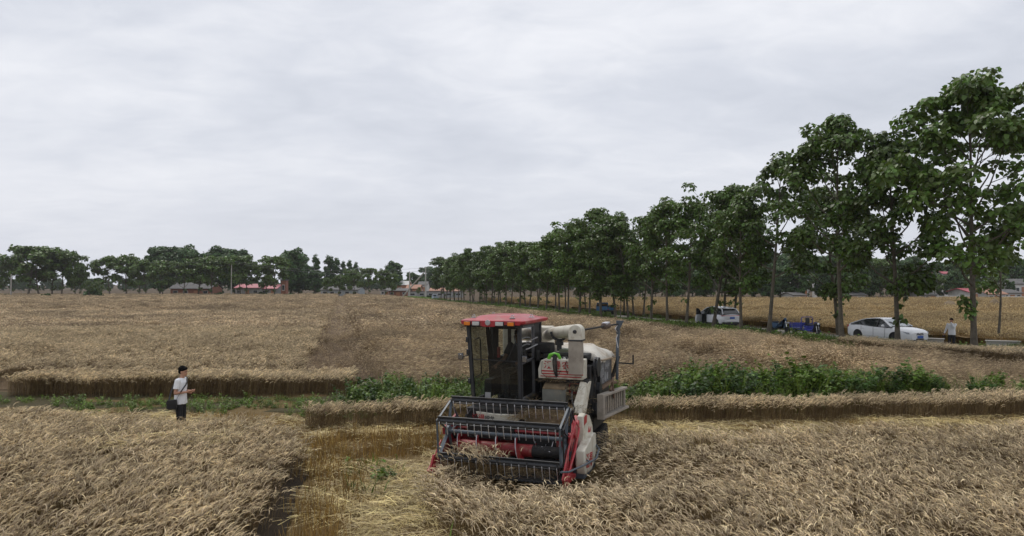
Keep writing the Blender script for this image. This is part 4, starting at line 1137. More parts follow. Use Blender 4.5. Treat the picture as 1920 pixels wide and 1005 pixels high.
wire('overhead_cable', (X_at(434, 183), 183, Z_at(489, 183)), (p3[0] - .7, 168, p3[2] - .3), 1.6, 'overhead cable running to the left side of the crossarm of the tall power pole')
wire('overhead_cable', (X_at(434, 183), 183.5, Z_at(492, 183)), (p3[0] - .7, 168, p3[2] - 1.1), 1.6, 'lower overhead cable running to the second crossarm of the tall power pole')

# concrete parapets of the small culvert beside the lane
def parapet(px0, px1, Y0, Y1, h, label):
    a = Vector((X_at(px0, Y0), Y0, 0)); b = Vector((X_at(px1, Y1), Y1, 0)); d = (b - a); L = d.length
    e = empty('parapet', (a + b) / 2, math.atan2(d.y, d.x), label, 'parapet')
    MB().box((0, 0, h * .42), (L - .1, .24, h * .84)).build('wall', M_CONC, e, bevel=.015)
    MB().box((0, 0, h * .90), (L, .34, h * .14)).build('coping', M_CONC, e, bevel=.015)
parapet(1735, 1769, 40.8, 40.2, .42, 'short whitish concrete parapet in front of the nose of the white sedan')
parapet(1846, 1911, 38.2, 37.6, .50, 'long pale concrete parapet at the foot of the thin young tree')

# hay heaps
M_HAY = mat('hay', (.200, .150, .090), rough=.95, var=.3, scale=2, bump=.8, bscale=6)
M_TARP = mat('green_tarpaulin', (.045, .060, .030), rough=.7, var=.3, scale=2, bump=.4, bscale=3)
def heap(px, Y, w, h, label, tarp=False):
    e = empty('hay_heap', (X_at(px, Y), Y, 0), 0, label, 'hay heap')
    rg = np.random.default_rng(int(px)); b = MB(); n = 22; prof = [(1, 0), (.93, .25), (.78, .5), (.52, .76), (.25, .93), (.02, 1.0)]
    secs = []
    for r, z in prof:
        secs.append([Vector((math.cos(2 * PI * j / n) * r * w / 2 * (1 + .09 * math.sin(j * 2.1 + z * 5) + .03 * rg.normal()), math.sin(2 * PI * j / n) * r * w / 2, z * h + .02 * rg.normal())) for j in range(n)])
    b.loft(secs); b.build('hay', M_HAY, e, smooth=60)
    P = []; rgx = np.random.default_rng(3)
    if tarp:
        c = MB(); c.loft([[q * 1.03 + Vector((0, 0, .02)) for q in secs[i]] for i in (0, 1, 2)]); c.build('tarpaulin', M_TARP, e, smooth=60)
heap(1780, 96, 2.3, .62 + .72, 'small brown hay heap in the golden field left of the nearest trunk')
heap(1864, 98, 1.7, 1.55, 'hay heap with a dark green tarpaulin round its foot, beside the thin young tree', True)
# ---------------------------------------------------------------- combine harvester
DUST = (.230, .180, .120)
M_RED = mat('red_paint', (.360, .020, .028), rough=.5, var=.22, scale=3, dirt=DUST, damt=.34, dscale=5, coat=.2)
M_REDD = mat('red_paint_worn', (.250, .016, .020), rough=.55, var=.3, scale=6, dirt=DUST, damt=.38, dscale=6)
M_CREAM = mat('cream_paint', (.620, .590, .490), rough=.5, var=.08, scale=3, dirt=(.36, .29, .20), damt=.46, dscale=5)
M_BLACK = mat('black_metal', (.022, .023, .025), rough=.5, var=.3, scale=5, dirt=(.13, .105, .075), damt=.18, dscale=6)
M_DARK = mat('dark_machinery', (.016, .015, .014), rough=.75, var=.4, scale=8, dirt=(.10, .08, .055), damt=.22, dscale=7)
M_BLUEG = mat('blue_grey_metal', (.075, .092, .110), rough=.5, var=.25, scale=5, dirt=(.20, .17, .13), damt=.2, dscale=5)
M_STEEL = mat('tine_steel', (.60, .60, .62), rough=.35, metal=.7, var=.1)
M_GREYP = mat('grey_panel', (.110, .110, .115), rough=.55, var=.3, scale=3, dirt=(.25, .22, .18), damt=.25, dscale=5)
M_WOODG = mat('weathered_grey_board', (.300, .265, .220), rough=.85, var=.22, scale=5, bump=.2, dirt=(.17, .14, .10), damt=.3)
M_CANVAS = mat('canvas_hose', (.330, .290, .235), rough=.9, var=.22, scale=4, bump=.3, dirt=(.18, .15, .12), damt=.35)
M_TARPW = mat('white_tarpaulin', (.600, .570, .500), rough=.7, var=.12, scale=3, bump=.4, bscale=9, dirt=(.36, .28, .19), damt=.55, dscale=2.6)
M_RUBBER = mat('rubber', (.018, .018, .018), rough=.85, var=.3, scale=5, dirt=(.14, .11, .08), damt=.35, dscale=6)
M_GLASS = glass_mat('tinted_cab_glass', (.56, .60, .57), see=.26)
M_AMBER = mat('amber_lens', (.800, .220, .020), rough=.25, var=.1)
M_LENS = mat('clear_lens', (.620, .620, .600), rough=.2, metal=.3, var=.2, scale=20)
M_GREEN = mat('green_plastic', (.160, .520, .040), rough=.4, var=.1)
M_LETR = mat('red_lettering', (.400, .030, .030), rough=.55, var=.15)
M_LETK = mat('dark_lettering', (.050, .045, .045), rough=.6, var=.15)
M_SCRAWL = mat('faded_white_paint', (.450, .450, .450), rough=.8, var=.25, scale=14)
M_INT = mat('cab_interior', (.045, .045, .048), rough=.8, var=.15)
M_CHAFF = mat('chaff', (.200, .145, .085), rough=.95, var=.35, scale=7, bump=1.0, bscale=18)
M_MIRROR = mat('mirror_glass', (.45, .46, .48), rough=.08, metal=.9, var=.05)
M_SILVER = mat('silver_metal', (.50, .50, .50), rough=.35, metal=.8, var=.1)
M_YEL = mat('yellow_sticker', (.700, .480, .040), rough=.5, var=.05)

HV = empty('combine_harvester', (CX, CY, 0), -YAW, 'red, cream and black combine harvester with a tinted cab, cutting wheat', 'combine harvester')
# header
hd = MB()
hd.prism([(1.02, .26), (1.06, .26), (1.06, .90), (.98, .94), (.94, .90), (1.0, .86)], -1.14, 1.14, 'yz')
pan = [(.12, .30), (.30, .27), (.55, .27), (.85, .24), (1.02, .30), (1.02, .25), (.85, .20), (.5, .22), (.12, .265)]
MB().prism(pan, -1.14, 1.14, 'yz').build('cutter_table', M_DARK, HV)
HEAD = hd.build('header_trough', M_REDD, HV, smooth=20)
for s in (-1, 1):
    side = [(.02, .30), (.06, .22), (1.06, .20), (1.06, 1.10), (.86, 1.12), (.62, .92), (.34, .62), (.08, .44)]
    MB().prism(side, s * 1.145, s * 1.175, 'yz').build('header_side_plate', M_REDD if s < 0 else M_RED, HV, bevel=.004)
    MB().bar((s * 1.185, .30, .63), (s * 1.185, .90, 1.10), .04, .05).bar((s * 1.185, .9, 1.10), (s * 1.185, 1.06, .35), .04, .05).build('side_brace', M_BLUEG if s < 0 else M_BLACK, HV)
cb = MB().box((0, .10, .278), (2.28, .07, .02))
for i in range(31):
    u = -1.11 + 2.22 * i / 30
    cb.add([(u - .028, .07, .275), (u + .028, .07, .275), (u, -.05, .29), (u, .07, .30)], [(0, 1, 2), (0, 2, 3), (1, 3, 2), (0, 3, 1)])
cb.build('cutter_bar', M_BLACK, HV)
# auger with flights
AV, AZ = .74, .62
au = MB().lathe([(.02, -1.12), (.112, -1.12), (.112, .42), (.02, .42)], (0, AV, AZ), (1, 0, 0), 24)
AUG = au.build('auger_drum', M_REDD, HV)
MB().lathe([(.02, .42), (.105, .42), (.105, 1.12), (.02, 1.12)], (0, AV, AZ), (1, 0, 0), 24).build('finger_drum', M_DARK, AUG)
def flight(u0, u1, turns, hand, ph=0):
    b = MB(); secs = []; n = int(26 * turns)
    for i in range(n + 1):
        t = i / n; a = hand * 2 * PI * turns * t + ph; u = u0 + (u1 - u0) * t
        c, s_ = math.cos(a), math.sin(a)
        secs.append([Vector((u + k, AV + c * r, AZ + s_ * r)) for r, k in ((.10, -.004), (.285, -.004), (.285, .006), (.10, .006))])
    b.loft(secs); return b
flight(-1.08, .40, 4.0, 1, .3).build('flight', M_RED, AUG, smooth=50)
flight(.92, 1.10, .6, -1).build('flight', M_REDD, AUG, smooth=50)
ed = MB()
pts = [( -1.08 + 1.48 * i / 104, AV + math.cos(2 * PI * 4 * i / 104 + .3) * .287, AZ + math.sin(2 * PI * 4 * i / 104 + .3) * .287) for i in range(105)]
ed.tube(pts, .008, 5); ed.build('worn_edge', M_STEEL, AUG)
for i in range(10):
    fg = MB()
    a = i * 2.2; u = .45 + .048 * i
    fg.tube([(u, AV + math.cos(a) * .12, AZ + math.sin(a) * .12), (u, AV + math.cos(a) * .25, AZ + math.sin(a) * .25)], .008, 6)
    fg.build('auger_finger', M_STEEL, AUG)
# reel: five bars on two spiders
RV, RZ, RR = .46, .935, .55
ang = [R(150 - 72 * k) for k in range(5)]
bars = [(RV - RR * -math.cos(a), RZ + RR * math.sin(a)) for a in ang]
MB().tube([(-1.12, RV, RZ), (1.12, RV, RZ)], .034, 12).build('reel_shaft', M_BLUEG, HV)
for k, (v, z) in enumerate(bars):
    b = MB().tube([(-1.10, v, z), (1.10, v, z)], .036, 12)
    b.bar((-1.10, v + .012, z + .045), (1.10, v + .012, z + .045), .07, .020, up=Vector((0, 1, .3)))
    b.tube([(-1.08, v + .03, z - .055), (1.08, v + .03, z - .055)], .011, 8)
    for s in (-1.06, -.53, 0, .53, 1.06): b.box((s, v, z), (.022, .075, .08))
    rb = b.build('reel_bar', M_BLACK, HV)
    t = MB()
    for i in range(17):
        u = -1.05 + 2.1 * i / 16 + .006 * math.sin(i * 7 + k)
        t.tube([(u, v - .01, z + .03), (u, v - .035, z - .02), (u + .004, v - .03, z - .10), (u + .006 * math.sin(i * 3 + k), v + .02, z - .235)], .0068, 5)
    t.build('spring_tines', M_STEEL, rb)
for s in (-1, 1):
    u = s * 1.10
    sp = MB().lathe([(.02, -.025), (.10, -.025), (.10, .025), (.02, .025)], (u, RV, RZ), (1, 0, 0), 16)
    for k, (v, z) in enumerate(bars):
        sp.bar((u, RV, RZ), (u, v, z), .012, .05, up=Vector((1, 0, 0)))
        v2, z2 = bars[(k + 1) % 5]
        sp.bar((u + s * .012, v, z), (u + s * .012, v2, z2), .010, .036, up=Vector((1, 0, 0)))
    sp.build('reel_spider', M_BLUEG, HV)
    if s > 0:   # eccentric second ring on the right
        e2 = MB()
        for k, (v, z) in enumerate(bars):
            v2, z2 = bars[(k + 1) % 5]
            e2.bar((u + .05, v + .06, z - .03), (u + .05, v2 + .06, z2 - .03), .010, .03, up=Vector((1, 0, 0)))
            e2.bar((u + .05, v + .06, z - .03), (u + .05, RV + .06, RZ - .03), .010, .03, up=Vector((1, 0, 0)))
        e2.build('reel_guide_ring', M_BLACK, HV)
    # lifting arm
    MB().bar((s * 1.17, 1.0, 1.12), (s * 1.17, .40, RZ + .02), .05, .09).bar((s * 1.17, .42, RZ), (s * 1.17, .62, RZ), .07, .12).build('reel_arm', M_RED if s > 0 else M_REDD, HV, bevel=.006)
    MB().tube([(s * 1.12, 1.0, .55), (s * 1.14, .66, .92)], .022, 8).tube([(s * 1.13, .83, .735), (s * 1.14, .64, .94)], .012, 8).build('lift_cylinder', M_BLACK, HV)
# crop dividers
dl = MB().prism([(-.16, .36), (-.02, .28), (.30, .30), (.30, .34), (.04, .60), (-.02, .60)], -1.20, -1.165, 'yz')
dl.prism([(-.16, .36), (-.02, .28), (-.02, .44)], -1.24, -1.13, 'yz')
dl.tube([(-1.18, -.10, .37), (-1.18, .10, .62), (-1.18, .32, .80)], .014, 7)
dl.build('crop_divider', M_RED, HV, bevel=.004)
dr = MB()
dr.prism([(-.20, .42), (-.10, .32), (.52, .30), (.52, .36), (.1, .44)], 1.19, 1.26, 'yz')
dr.prism([(.28, .34), (.62, .34), (.66, 1.02), (.50, 1.02)], 1.185, 1.20, 'yz')
dr.tube([(1.20, -.18, .42), (1.21, .22, .86), (1.23, .60, 1.22)], .018, 8)
dr.tube([(1.27, -.18, .42), (1.30, .26, .78), (1.31, .50, 1.05), (1.29, .62, 1.12), (1.24, .60, 1.22)], .018, 8)
dr.bar((1.20, .12, .52), (1.28, .12, .52), .03, .03); dr.tube([(1.23, .05, .36), (1.23, .10, .80)], .010, 6)
dr.build('crop_divider', M_RED, HV, bevel=.004)
dt = MB().tube([(1.24, -.42, .62), (1.30, -.16, .56), (1.46, .40, .56), (1.52, .95, .53), (1.50, 1.30, .62), (1.40, 1.44, .66)], .018, 8)
dt.tube([(1.20, .55, .66), (1.50, .62, .55)], .014, 7)
dt.build('crop_guide_rod', M_BLUEG, HV)
rh = MB().prism([(.56, 1.00), (.62, .92), (1.02, 1.08), (1.06, 1.22), (.98, 1.26), (.62, 1.08)], 1.12, 1.24, 'yz')
rh.tube([(1.15, .60, 1.0), (1.02, .56, .97)], .03, 8)
rh.build('drive_bracket', M_RED, HV, bevel=.01)
# cream side covers with red graphics
uc = MB().prism([(.86, 1.27), (1.02, 1.30), (1.38, 1.20), (1.64, .97), (1.68, .80), (1.2, .62), (.86, .72)], 1.20, 1.31, 'yz')
UC = uc.build('drive_cover', M_CREAM, HV, bevel=.015)
MB().prism([(.90, 1.10), (1.12, 1.12), (1.14, 1.26), (.92, 1.25)], 1.311, 1.315, 'yz').prism([(1.2, .90), (1.3, 1.02), (1.36, .92), (1.5, .98), (1.38, .84), (1.3, .78), (1.28, .86)], 1.311, 1.315, 'yz').build('red_graphic', M_LETR, UC)
lc = MB().prism([(.48, .76), (1.22, .92), (1.42, .88), (1.46, .60), (1.30, .40), (1.05, .30), (.55, .34), (.46, .52)], 1.26, 1.42, 'yz')
LC = lc.build('drive_cover', M_CREAM, HV, bevel=.02)
text_part('lettering', '沃得', .26, M_LETR, LC, (1.424, .56, .47), (R(90), R(8), R(90)))
MB().box((1.3, 1.0, .32), (.2, .9, .12)).build('skid_box', M_BLUEG, HV, bevel=.01)
# feeder house and chaff
fh = MB().prism([(1.0, .30), (2.35, .55), (2.35, 1.15), (1.0, .95)], .02, .78, 'yz')
fh.build('feeder_house', M_DARK, HV, bevel=.01)
gb = MB().prism([(1.62, 1.36), (2.15, 1.36), (2.15, 1.75), (2.0, 1.75), (1.62, 1.60)], .33, .80, 'yz'); GB = gb.build('gearbox_cover', mat('olive_grey_box', (.16, .16, .135), rough=.7, var=.2, dirt=DUST, damt=.3), HV, bevel=.012)
def chaff_heap(name, cx, cy, cz, rx, ry, rz_, parent, seed):
    rg = np.random.default_rng(seed); b = MB(); secs = []
    for r, z in ((1, 0), (.9, .35), (.68, .68), (.38, .9), (.05, 1)):
        secs.append([Vector((cx + math.cos(2 * PI * j / 20) * rx * r * (1 + .12 * rg.normal() * (r > .1)), cy + math.sin(2 * PI * j / 20) * ry * r * (1 + .1 * rg.normal()), cz + rz_ * z + .012 * rg.normal())) for j in range(20)])
    b.loft(secs); return b
MB().prism([(1.61, 1.60), (1.61, 1.625), (1.8, 1.705), (2.0, 1.775), (2.12, 1.77), (2.12, 1.752), (2.0, 1.752)], .345, .785, 'yz').build('chaff_layer', M_CHAFF, GB, smooth=60)
# floor apron in front of the cab with cream bumper
ap = MB()
bs = [(-1.00, 1.16, 1.24), (-.93, 1.13, 1.20), (-.45, 1.08, 1.165), (0, 1.10, 1.175), (.10, 1.14, 1.19), (.15, 1.18, 1.25)]
secs = [[Vector((u, v, z)), Vector((u, v + .05, z + .005)), Vector((u, v + .06, 1.0)), Vector((u, v + .01, .985))] for u, v, z in bs]
ap.loft(secs); BU = ap.build('front_bumper', M_CREAM, HV, bevel=.006)
text_part('lettering', '沃得', .135, M_LETR, BU, (-.90, 1.095, 1.035), (R(90), 0, R(-4)), spacing=.9)
text_part('lettering', '锐龙', .10, M_LETK, BU, (-.635, 1.078, 1.045), (R(84), R(0), R(-2)), spacing=.9)
MB().box((-.45, 1.42, 1.10), (1.15, .60, .30)).box((-.45, 1.3, .86), (.9, .9, .22)).build('cab_floor', M_DARK, HV, bevel=.01)
# cab
CV0, CV1 = 1.42, 2.72            # front and back
def cab_x(z, right): return (-.035 + .02 * (1.38 - z)) if right else (-.99 - .085 * (z - 1.36))
zb, zt = 1.36, 2.80
fr = MB()
for v in (CV0, CV1):
    for rt in (False, True):
        fr.bar((cab_x(zb, rt), v, zb - .06), (cab_x(zt, rt), v + (.0 if v == CV0 else .03), zt + .02), .07 if v == CV0 else .09, .07)
for z in (zb - .02, zt + .01):
    fr.bar((cab_x(z, False), CV0, z), (cab_x(z, True), CV0, z), .055, .07)
    fr.bar((cab_x(z, False), CV1, z), (cab_x(z, True), CV1, z), .055, .07)
    for rt in (False, True): fr.bar((cab_x(z, rt), CV0, z), (cab_x(z, rt), CV1, z), .055, .07)
fr.bar((cab_x(zb, True), CV0 + .95, zb), (cab_x(zt, True), CV0 + .95, zt), .06, .10)
fr.bar((cab_x(2.28, False), CV0, 2.14), (cab_x(2.28, True), CV0, 2.12), .02, .018)
fr.build('cab_frame', M_BLACK, HV, bevel=.008)
gl = MB(); e_ = .035
gl.add([(cab_x(zb, 0) + e_, CV0 + .005, zb), (cab_x(zb, 1) - e_, CV0 + .005, zb), (cab_x(zt, 1) - e_, CV0 + .005, zt), (cab_x(zt, 0) + e_, CV0 + .005, zt)], [(0, 1, 2, 3)])
gl.build('windscreen', M_GLASS, HV, smooth=0)
for rt, nm in ((False, 'side_window'), (True, 'cab_door')):
    s = MB(); 
    s.add([(cab_x(zb + .1, rt), CV0 + .04, zb), (cab_x(zb + .1, rt), CV0 + .90, zb), (cab_x(zt, rt), CV0 + .90, zt), (cab_x(zt, rt), CV0 + .04, zt)], [(0, 1, 2, 3)])
    if not rt: s.add([(cab_x(zb + .1, rt), CV0 + .92, zb), (cab_x(zb + .1, rt), CV1 - .04, zb), (cab_x(zt, rt), CV1 - .04, zt), (cab_x(zt, rt), CV0 + .92, zt)], [(0, 1, 2, 3)])
    S = s.build(nm, M_GLASS, HV, smooth=0)
    if rt:
        d = MB()
        for a, b in (((CV0 + .06, zb + .02), (CV0 + .06, zt - .02)), ((CV0 + .88, zb + .02), (CV0 + .88, zt - .02)), ((CV0 + .06, zt - .03), (CV0 + .88, zt - .03)), ((CV0 + .06, zb + .03), (CV0 + .88, zb + .03)), ((CV0 + .06, 2.08), (CV0 + .88, 2.10))):
            d.bar((cab_x(a[1], 1) + .012, a[0], a[1]), (cab_x(b[1], 1) + .012, b[0], b[1]), .03, .045)
        d.build('door_frame', M_GREYP, S, bevel=.004)
        hb = MB()
        for z in (2.50, 2.36): hb.tube([(.0, CV0 + .22, z - .02), (.06, CV0 + .24, z), (.06, CV0 + .80, z + .03), (.0, CV0 + .84, z + .02)], .012, 7)
        hb.build('grab_rail', M_SILVER, S)
bk = MB()
for u, w in ((-1.0, .10), (-.70, .07), (-.43, .07), (-.10, .13)): bk.box((u, CV1 - .02, 2.22), (w, .03, 1.08))
bk.box((-.52, CV1 - .02, 1.70), (1.02, .03, .76)); bk.box((-.52, CV1 - .02, 2.71), (1.02, .03, .12))
bk.build('rear_wall', M_INT, HV)
# the last side panel behind the door is solid
MB().prism([(CV0 + .97, zb), (CV1, zb), (CV1 + .03, zt), (CV0 + .97, zt)], cab_x(2, 1) - .012, cab_x(2, 1) + .012, 'yz').build('rear_side_panel', M_BLACK, HV)
# roof: layered red shell with overhang and dished front
def roof_ring(z, u0, u1, v0, v1, c):
    return [Vector(p) for p in ((u0 + c, v0, z), (u1 - c, v0, z), (u1, v0 + c, z), (u1, v1 - c, z), (u1 - c, v1, z), (u0 + c, v1, z), (u0, v1 - c, z), (u0, v0 + c, z))]
rf = MB()
rf.loft([roof_ring(2.82, -1.17, .03, 1.34, 2.86, .03), roof_ring(2.845, -1.22, .09, 1.26, 2.92, .05), roof_ring(2.90, -1.23, .10, 1.25, 2.93, .06), roof_ring(2.925, -1.17, .03, 1.33, 2.87, .08),
         roof_ring(2.94, -1.02, -.08, 1.40, 2.78, .08), roof_ring(2.985, -.94, -.20, 1.50, 2.66, .12), roof_ring(2.995, -.86, -.30, 1.62, 2.5, .12)])
ROOF = rf.build('cab_roof', M_RED, HV, bevel=.012, smooth=25)
vz = MB().prism([(-1.20, 2.90), (-1.19, 2.83), (-.97, 2.825), (-.80, 2.80), (-.74, 2.785), (-.54, 2.785), (-.48, 2.80), (-.30, 2.825), (.0, 2.82), (.06, 2.90)], 1.252, 1.29, 'xz')
vz.build('roof_visor', M_RED, ROOF, bevel=.006)
MB().box((-.56, 1.35, 2.80), (1.14, .16, .045)).build('visor_underside', M_DARK, ROOF)
for u, m, w in ((-1.06, M_AMBER, .125), (-.88, M_LENS, .14), (-.40, M_LENS, .155), (-.17, M_AMBER, .125)):
    nm = 'marker_lamp' if m is M_AMBER else 'work_lamp'
    L_ = MB().box((u, 1.245, 2.845), (w + .016, .045, .085)).build(nm, M_BLACK, HV, bevel=.006)
    MB().box((u, 1.218, 2.845), (w, .014, .068)).build('lens', m, L_, bevel=.004)
em = MB().lathe([(.002, 0), (.056, 0), (.056, .012), (.046, .014), (.044, .006), (.002, .006)], (-.64, 1.248, 2.865), (0, -1, 0), 8)
EM = em.build('emblem', M_SILVER, HV)
MB().bar((-.67, 1.236, 2.855), (-.61, 1.236, 2.855), .006, .012).bar((-.655, 1.236, 2.878), (-.625, 1.236, 2.878), .006, .03).build('emblem_mark', M_SILVER, EM)
for u, v in ((-1.02, 1.48), (-.20, 1.42), (.02, 1.95), (-1.02, 2.6)):
    q = MB().box((u, v, 2.952), (.10, .07, .014))
    q.tube([(u + .025 * math.cos(a), v, 2.98 + .025 * math.sin(a)) for a in [PI * 2 * i / 12 for i in range(13)]], .007, 6)
    q.build('lifting_eye', M_SILVER, HV)
# lamps / mirrors on brackets
def mirror(u, v, z, w, h, base):
    m_ = MB().box((u, v, z), (w, .035, h)).tube([(u, v + .02, z - .02), base], .012, 6)
    o = m_.build('mirror', M_BLACK, HV, bevel=.01)
    MB().box((u, v - .02, z), (w * .8, .008, h * .8)).build('mirror_glass', M_MIRROR, o, bevel=.003)
mirror(-1.22, 1.30, 2.20, .105, .12, (-1.09, CV0, 2.22))
mirror(.065, 1.36, 2.18, .10, .13, (-.01, CV0, 2.26))
for z in (2.52, 2.28, 1.72): MB().box((-1.12 + (2.52 - z) * .06, CV0 - .03, z), (.05, .06, .10)).build('side_hinge', M_BLACK, HV, bevel=.006)
wp = MB().tube([(-.16, CV0 - .02, 2.62), (-.13, CV0 - .035, 2.50), (-.10, CV0 - .03, 2.42)], .010, 6).tube([(-.30, CV0 - .03, 2.12), (-.13, CV0 - .035, 2.50)], .006, 6)
wp.build('wiper', M_BLACK, HV)
MB().tube([(-.99, CV0 + .06, 2.52), (-.90, CV0 + .06, 2.56), (-.88, CV0 + .06, 2.50), (-.86, CV0 + .06, 1.86), (-.98, CV0 + .06, 1.78)], .014, 7).build('inner_grab_rail', M_BLACK, HV)
MB().tube([(-.76, 2.2, 2.32), (-.76, 2.2, 2.10)], .035, 10).build('fire_extinguisher', M_RED, HV, bevel=.01)
ns = MB().box((-.70, CV0 - .004, 1.455), (.115, .004, .11)).build('notice', mat('notice_grey', (.30, .30, .30), rough=.5), HV)
MB().box((-.69, CV0 - .006, 1.385), (.12, .004, .04)).build('warning_sticker', M_YEL, ns)
# seat, column, console
st = MB().box((-.36, 2.35, 1.72), (.46, .46, .12)).box((-.36, 2.58, 2.0), (.44, .12, .56)).box((-.36, 2.4, 1.50), (.34, .34, .32))
st.build('driver_seat', M_INT, HV, bevel=.03)
sc_ = MB().tube([(-.40, 1.66, 1.40), (-.40, 1.78, 1.92)], .035, 8)
sc_.tube([(-.40 + .17 * math.cos(a), 1.80 + .06 * math.sin(a), 1.94 + .15 * math.sin(a) * .6) for a in [2 * PI * i / 20 for i in range(21)]], .014, 6)
sc_.build('steering_wheel', M_INT, HV)
MB().box((-.88, 2.2, 1.52), (.16, .6, .34)).tube([(-.82, 1.85, 1.85), (-.80, 1.80, 2.05)], .018, 7).build('control_console', M_INT, HV, bevel=.02)
# body behind the cab
bd = MB()
bd.box((.08, 3.45, 1.55), (2.14, 1.38, 1.06)); bd.box((-.5, 2.95, 1.65), (.95, .35, .6)); bd.box((0, 2.6, .95), (1.9, .9, .5)); bd.box((.05, 3.2, .88), (1.9, 1.5, .40)); bd.box((1.02, 2.95, .95), (.34, 1.3, .5))
bd.build('threshing_body', M_DARK, HV, bevel=.02)
MB().prism([(2.86, 1.52), (4.13, 1.50), (4.13, 2.04), (2.86, 2.06)], 1.165, 1.20, 'yz').prism([(4.13, 1.52), (4.17, 1.52), (4.17, 2.04), (4.13, 2.04)], -.9, 1.2, 'yz').build('side_panel', M_GREYP, HV, bevel=.008)
sw = MB(); rgs = random.Random(8)
def strokes(v0, z0, segs, w):
    for a, b in segs: sw.bar((1.203, v0 + a[0], z0 + a[1]), (1.203, v0 + b[0], z0 + b[1]), .004, w, up=Vector((1, 0, 0)))
strokes(2.93, 1.68, [((0, 0), (0, .28)), ((0, .28), (.26, .30)), ((.26, .30), (.26, .02)), ((.03, .15), (.24, .17)), ((.12, 0), (.13, .28)), ((.05, .0), (.14, -.10))], .034)
strokes(3.38, 1.80, [((0, 0), (.03, .2)), ((.1, .0), (.12, .23)), ((.2, .02), (.22, .20)), ((.3, -.02), (.31, .22)), ((.42, .02), (.42, .17)), ((-.02, .06), (.5, .08)), ((.05, .15), (.36, .17))], .032)
strokes(3.1, 1.55, [((0, 0), (.04, .1)), ((.25, .02), (.27, .20)), ((.33, .0), (.33, .14)), ((.5, .02), (.54, .16))], .038)
sw.build('painted_scrawl', M_SCRAWL, HV)
MB().box((1.22, 3.5, 1.47), (.10, 1.3, .05)).build('dusty_ledge', mat('rusty_dusty_steel', (.20, .13, .08), rough=.85, var=.3), HV, bevel=.01)
MB().box((-.52, 3.5, 2.2), (1.05, .55, .95)).build('pale_cab_backing', M_CREAM, HV, bevel=.03)  # pale block added behind the cab so its rear windows look bright
# belts, pulleys
for v, z, r, nm in ((2.45, 1.96, .19, 'pulley'), (2.60, 1.50, .13, 'pulley'), (2.35, 1.12, .16, 'pulley')):
    MB().lathe([(.03, 0), (r * .55, .0), (r * .6, .02), (r * .86, .02), (r, .0), (r, .035), (r * .93, .045), (r, .055), (r, .09), (.03, .09)], (1.18, v, z), (1, 0, 0), 26).build(nm, M_BLACK, HV)
bl = MB()
for (a, b) in (((2.27, 1.96), (2.20, 1.12)), ((2.63, 1.96), (2.72, 1.5)), ((2.47, 1.5), (2.5, 1.12)), ((2.3, 2.12), (2.62, 2.12))): bl.bar((1.225, *a), (1.225, *b), .04, .02)
bl.build('drive_belt', M_RUBBER, HV)
MB().box((1.10, 2.3, 1.4), (.12, .30, 1.2)).box((1.1, 2.68, 1.45), (.1, .2, 1.1)).box((1.0, 1.95, 1.62), (.30, .4, .12)).build('drive_housing', M_DARK, HV, bevel=.015)
# front panel with the maker's name
pn = MB().prism([(.225, 1.96), (.28, 2.13), (.35, 2.16), (1.115, 2.16), (1.115, 1.785), (.235, 1.785)], 1.70, 2.05, 'xz')
PN = pn.build('front_panel', M_CREAM, HV, bevel=.014)
text_part('lettering', '沃得农机', .160, M_LETR, PN, (.345, 1.695, 1.995), (R(90), 0, 0), spacing=1.22)
sl = MB()
for i, (a, b) in enumerate(((.30, 1.12), (.30, 1.12), (.28, 1.08))): sl.box(((a + b) / 2, 1.694, 1.935 - .05 * i), (b - a, .008, .026 - .004 * i))
sl.build('red_stripe', M_LETR, PN)
MB().box((.70, 1.9, 1.745), (.98, .34, .04)).build('panel_ledge', M_DARK, HV)
MB().tube([(.315, 1.688, 2.12), (.30, 1.68, 1.90), (.42, 1.68, 1.80), (.60, 1.68, 1.82), (.69, 1.685, 1.96)], .004, 5).tube([(.8, 1.66, 2.14), (.78, 1.66, 2.02), (.82, 1.665, 1.9)], .006, 5).build('loose_cable', M_DARK, HV)
pc = MB(); ww = [(1.16, 1.24), (1.24, 1.70), (1.20, 1.76), (1.05, 1.76)]
pc.add([(.98, 1.30, 1.25), (1.16, 1.34, 1.20), (1.18, 1.72, 1.74), (1.06, 1.68, 1.76), (.98, 1.50, 1.25), (1.20, 1.60, 1.2), (1.22, 1.98, 1.74), (1.10, 1.94, 1.76)],
       [(0, 1, 2, 3), (7, 6, 5, 4), (0, 4, 5, 1), (1, 5, 6, 2), (2, 6, 7, 3), (3, 7, 4, 0)])
pc.build('chain_cover', M_CREAM, HV, bevel=.012)
MB().box((.86, 2.1, 1.62), (.16, .1, .26)).prism([(1.85, 1.5), (2.1, 1.5), (2.1, 1.74), (1.85, 1.74)], .80, 1.02, 'yz').build('red_bracket', M_REDD, HV)
# unloading auger: tube, elbow, canvas spout
ut = MB().tube([(.02, 3.1, 2.50), (.30, 2.55, 2.60), (.97, 1.72, 2.72)], .122, 20)
for t in (.25, .62): 
    p = Vector((.02, 3.1, 2.50)).lerp(Vector((.97, 1.72, 2.72)), t + .12); ut.lathe([(.136, -.02), (.136, .02)], p, Vector((.7, -.62, .16)), 20)
ut.build('unloading_tube', M_CREAM, HV, smooth=50)
n = 16; el = MB()
prof = [(.873, 2.55)] + [(1.003 - .13 * math.cos(PI * i / 12), 2.71 + .13 * math.sin(PI * i / 12)) for i in range(13)] + [(1.133, 2.55)]
el.prism(prof, 1.52, 1.80, 'xz'); EL = el.build('spout_elbow', M_CREAM, HV, bevel=.012)
MB().lathe([(.002, 0), (.085, 0), (.085, .006), (.002, .006)], (1.003, 1.518, 2.71), (0, -1, 0), 20).build('hub_ring', M_CREAM, EL)
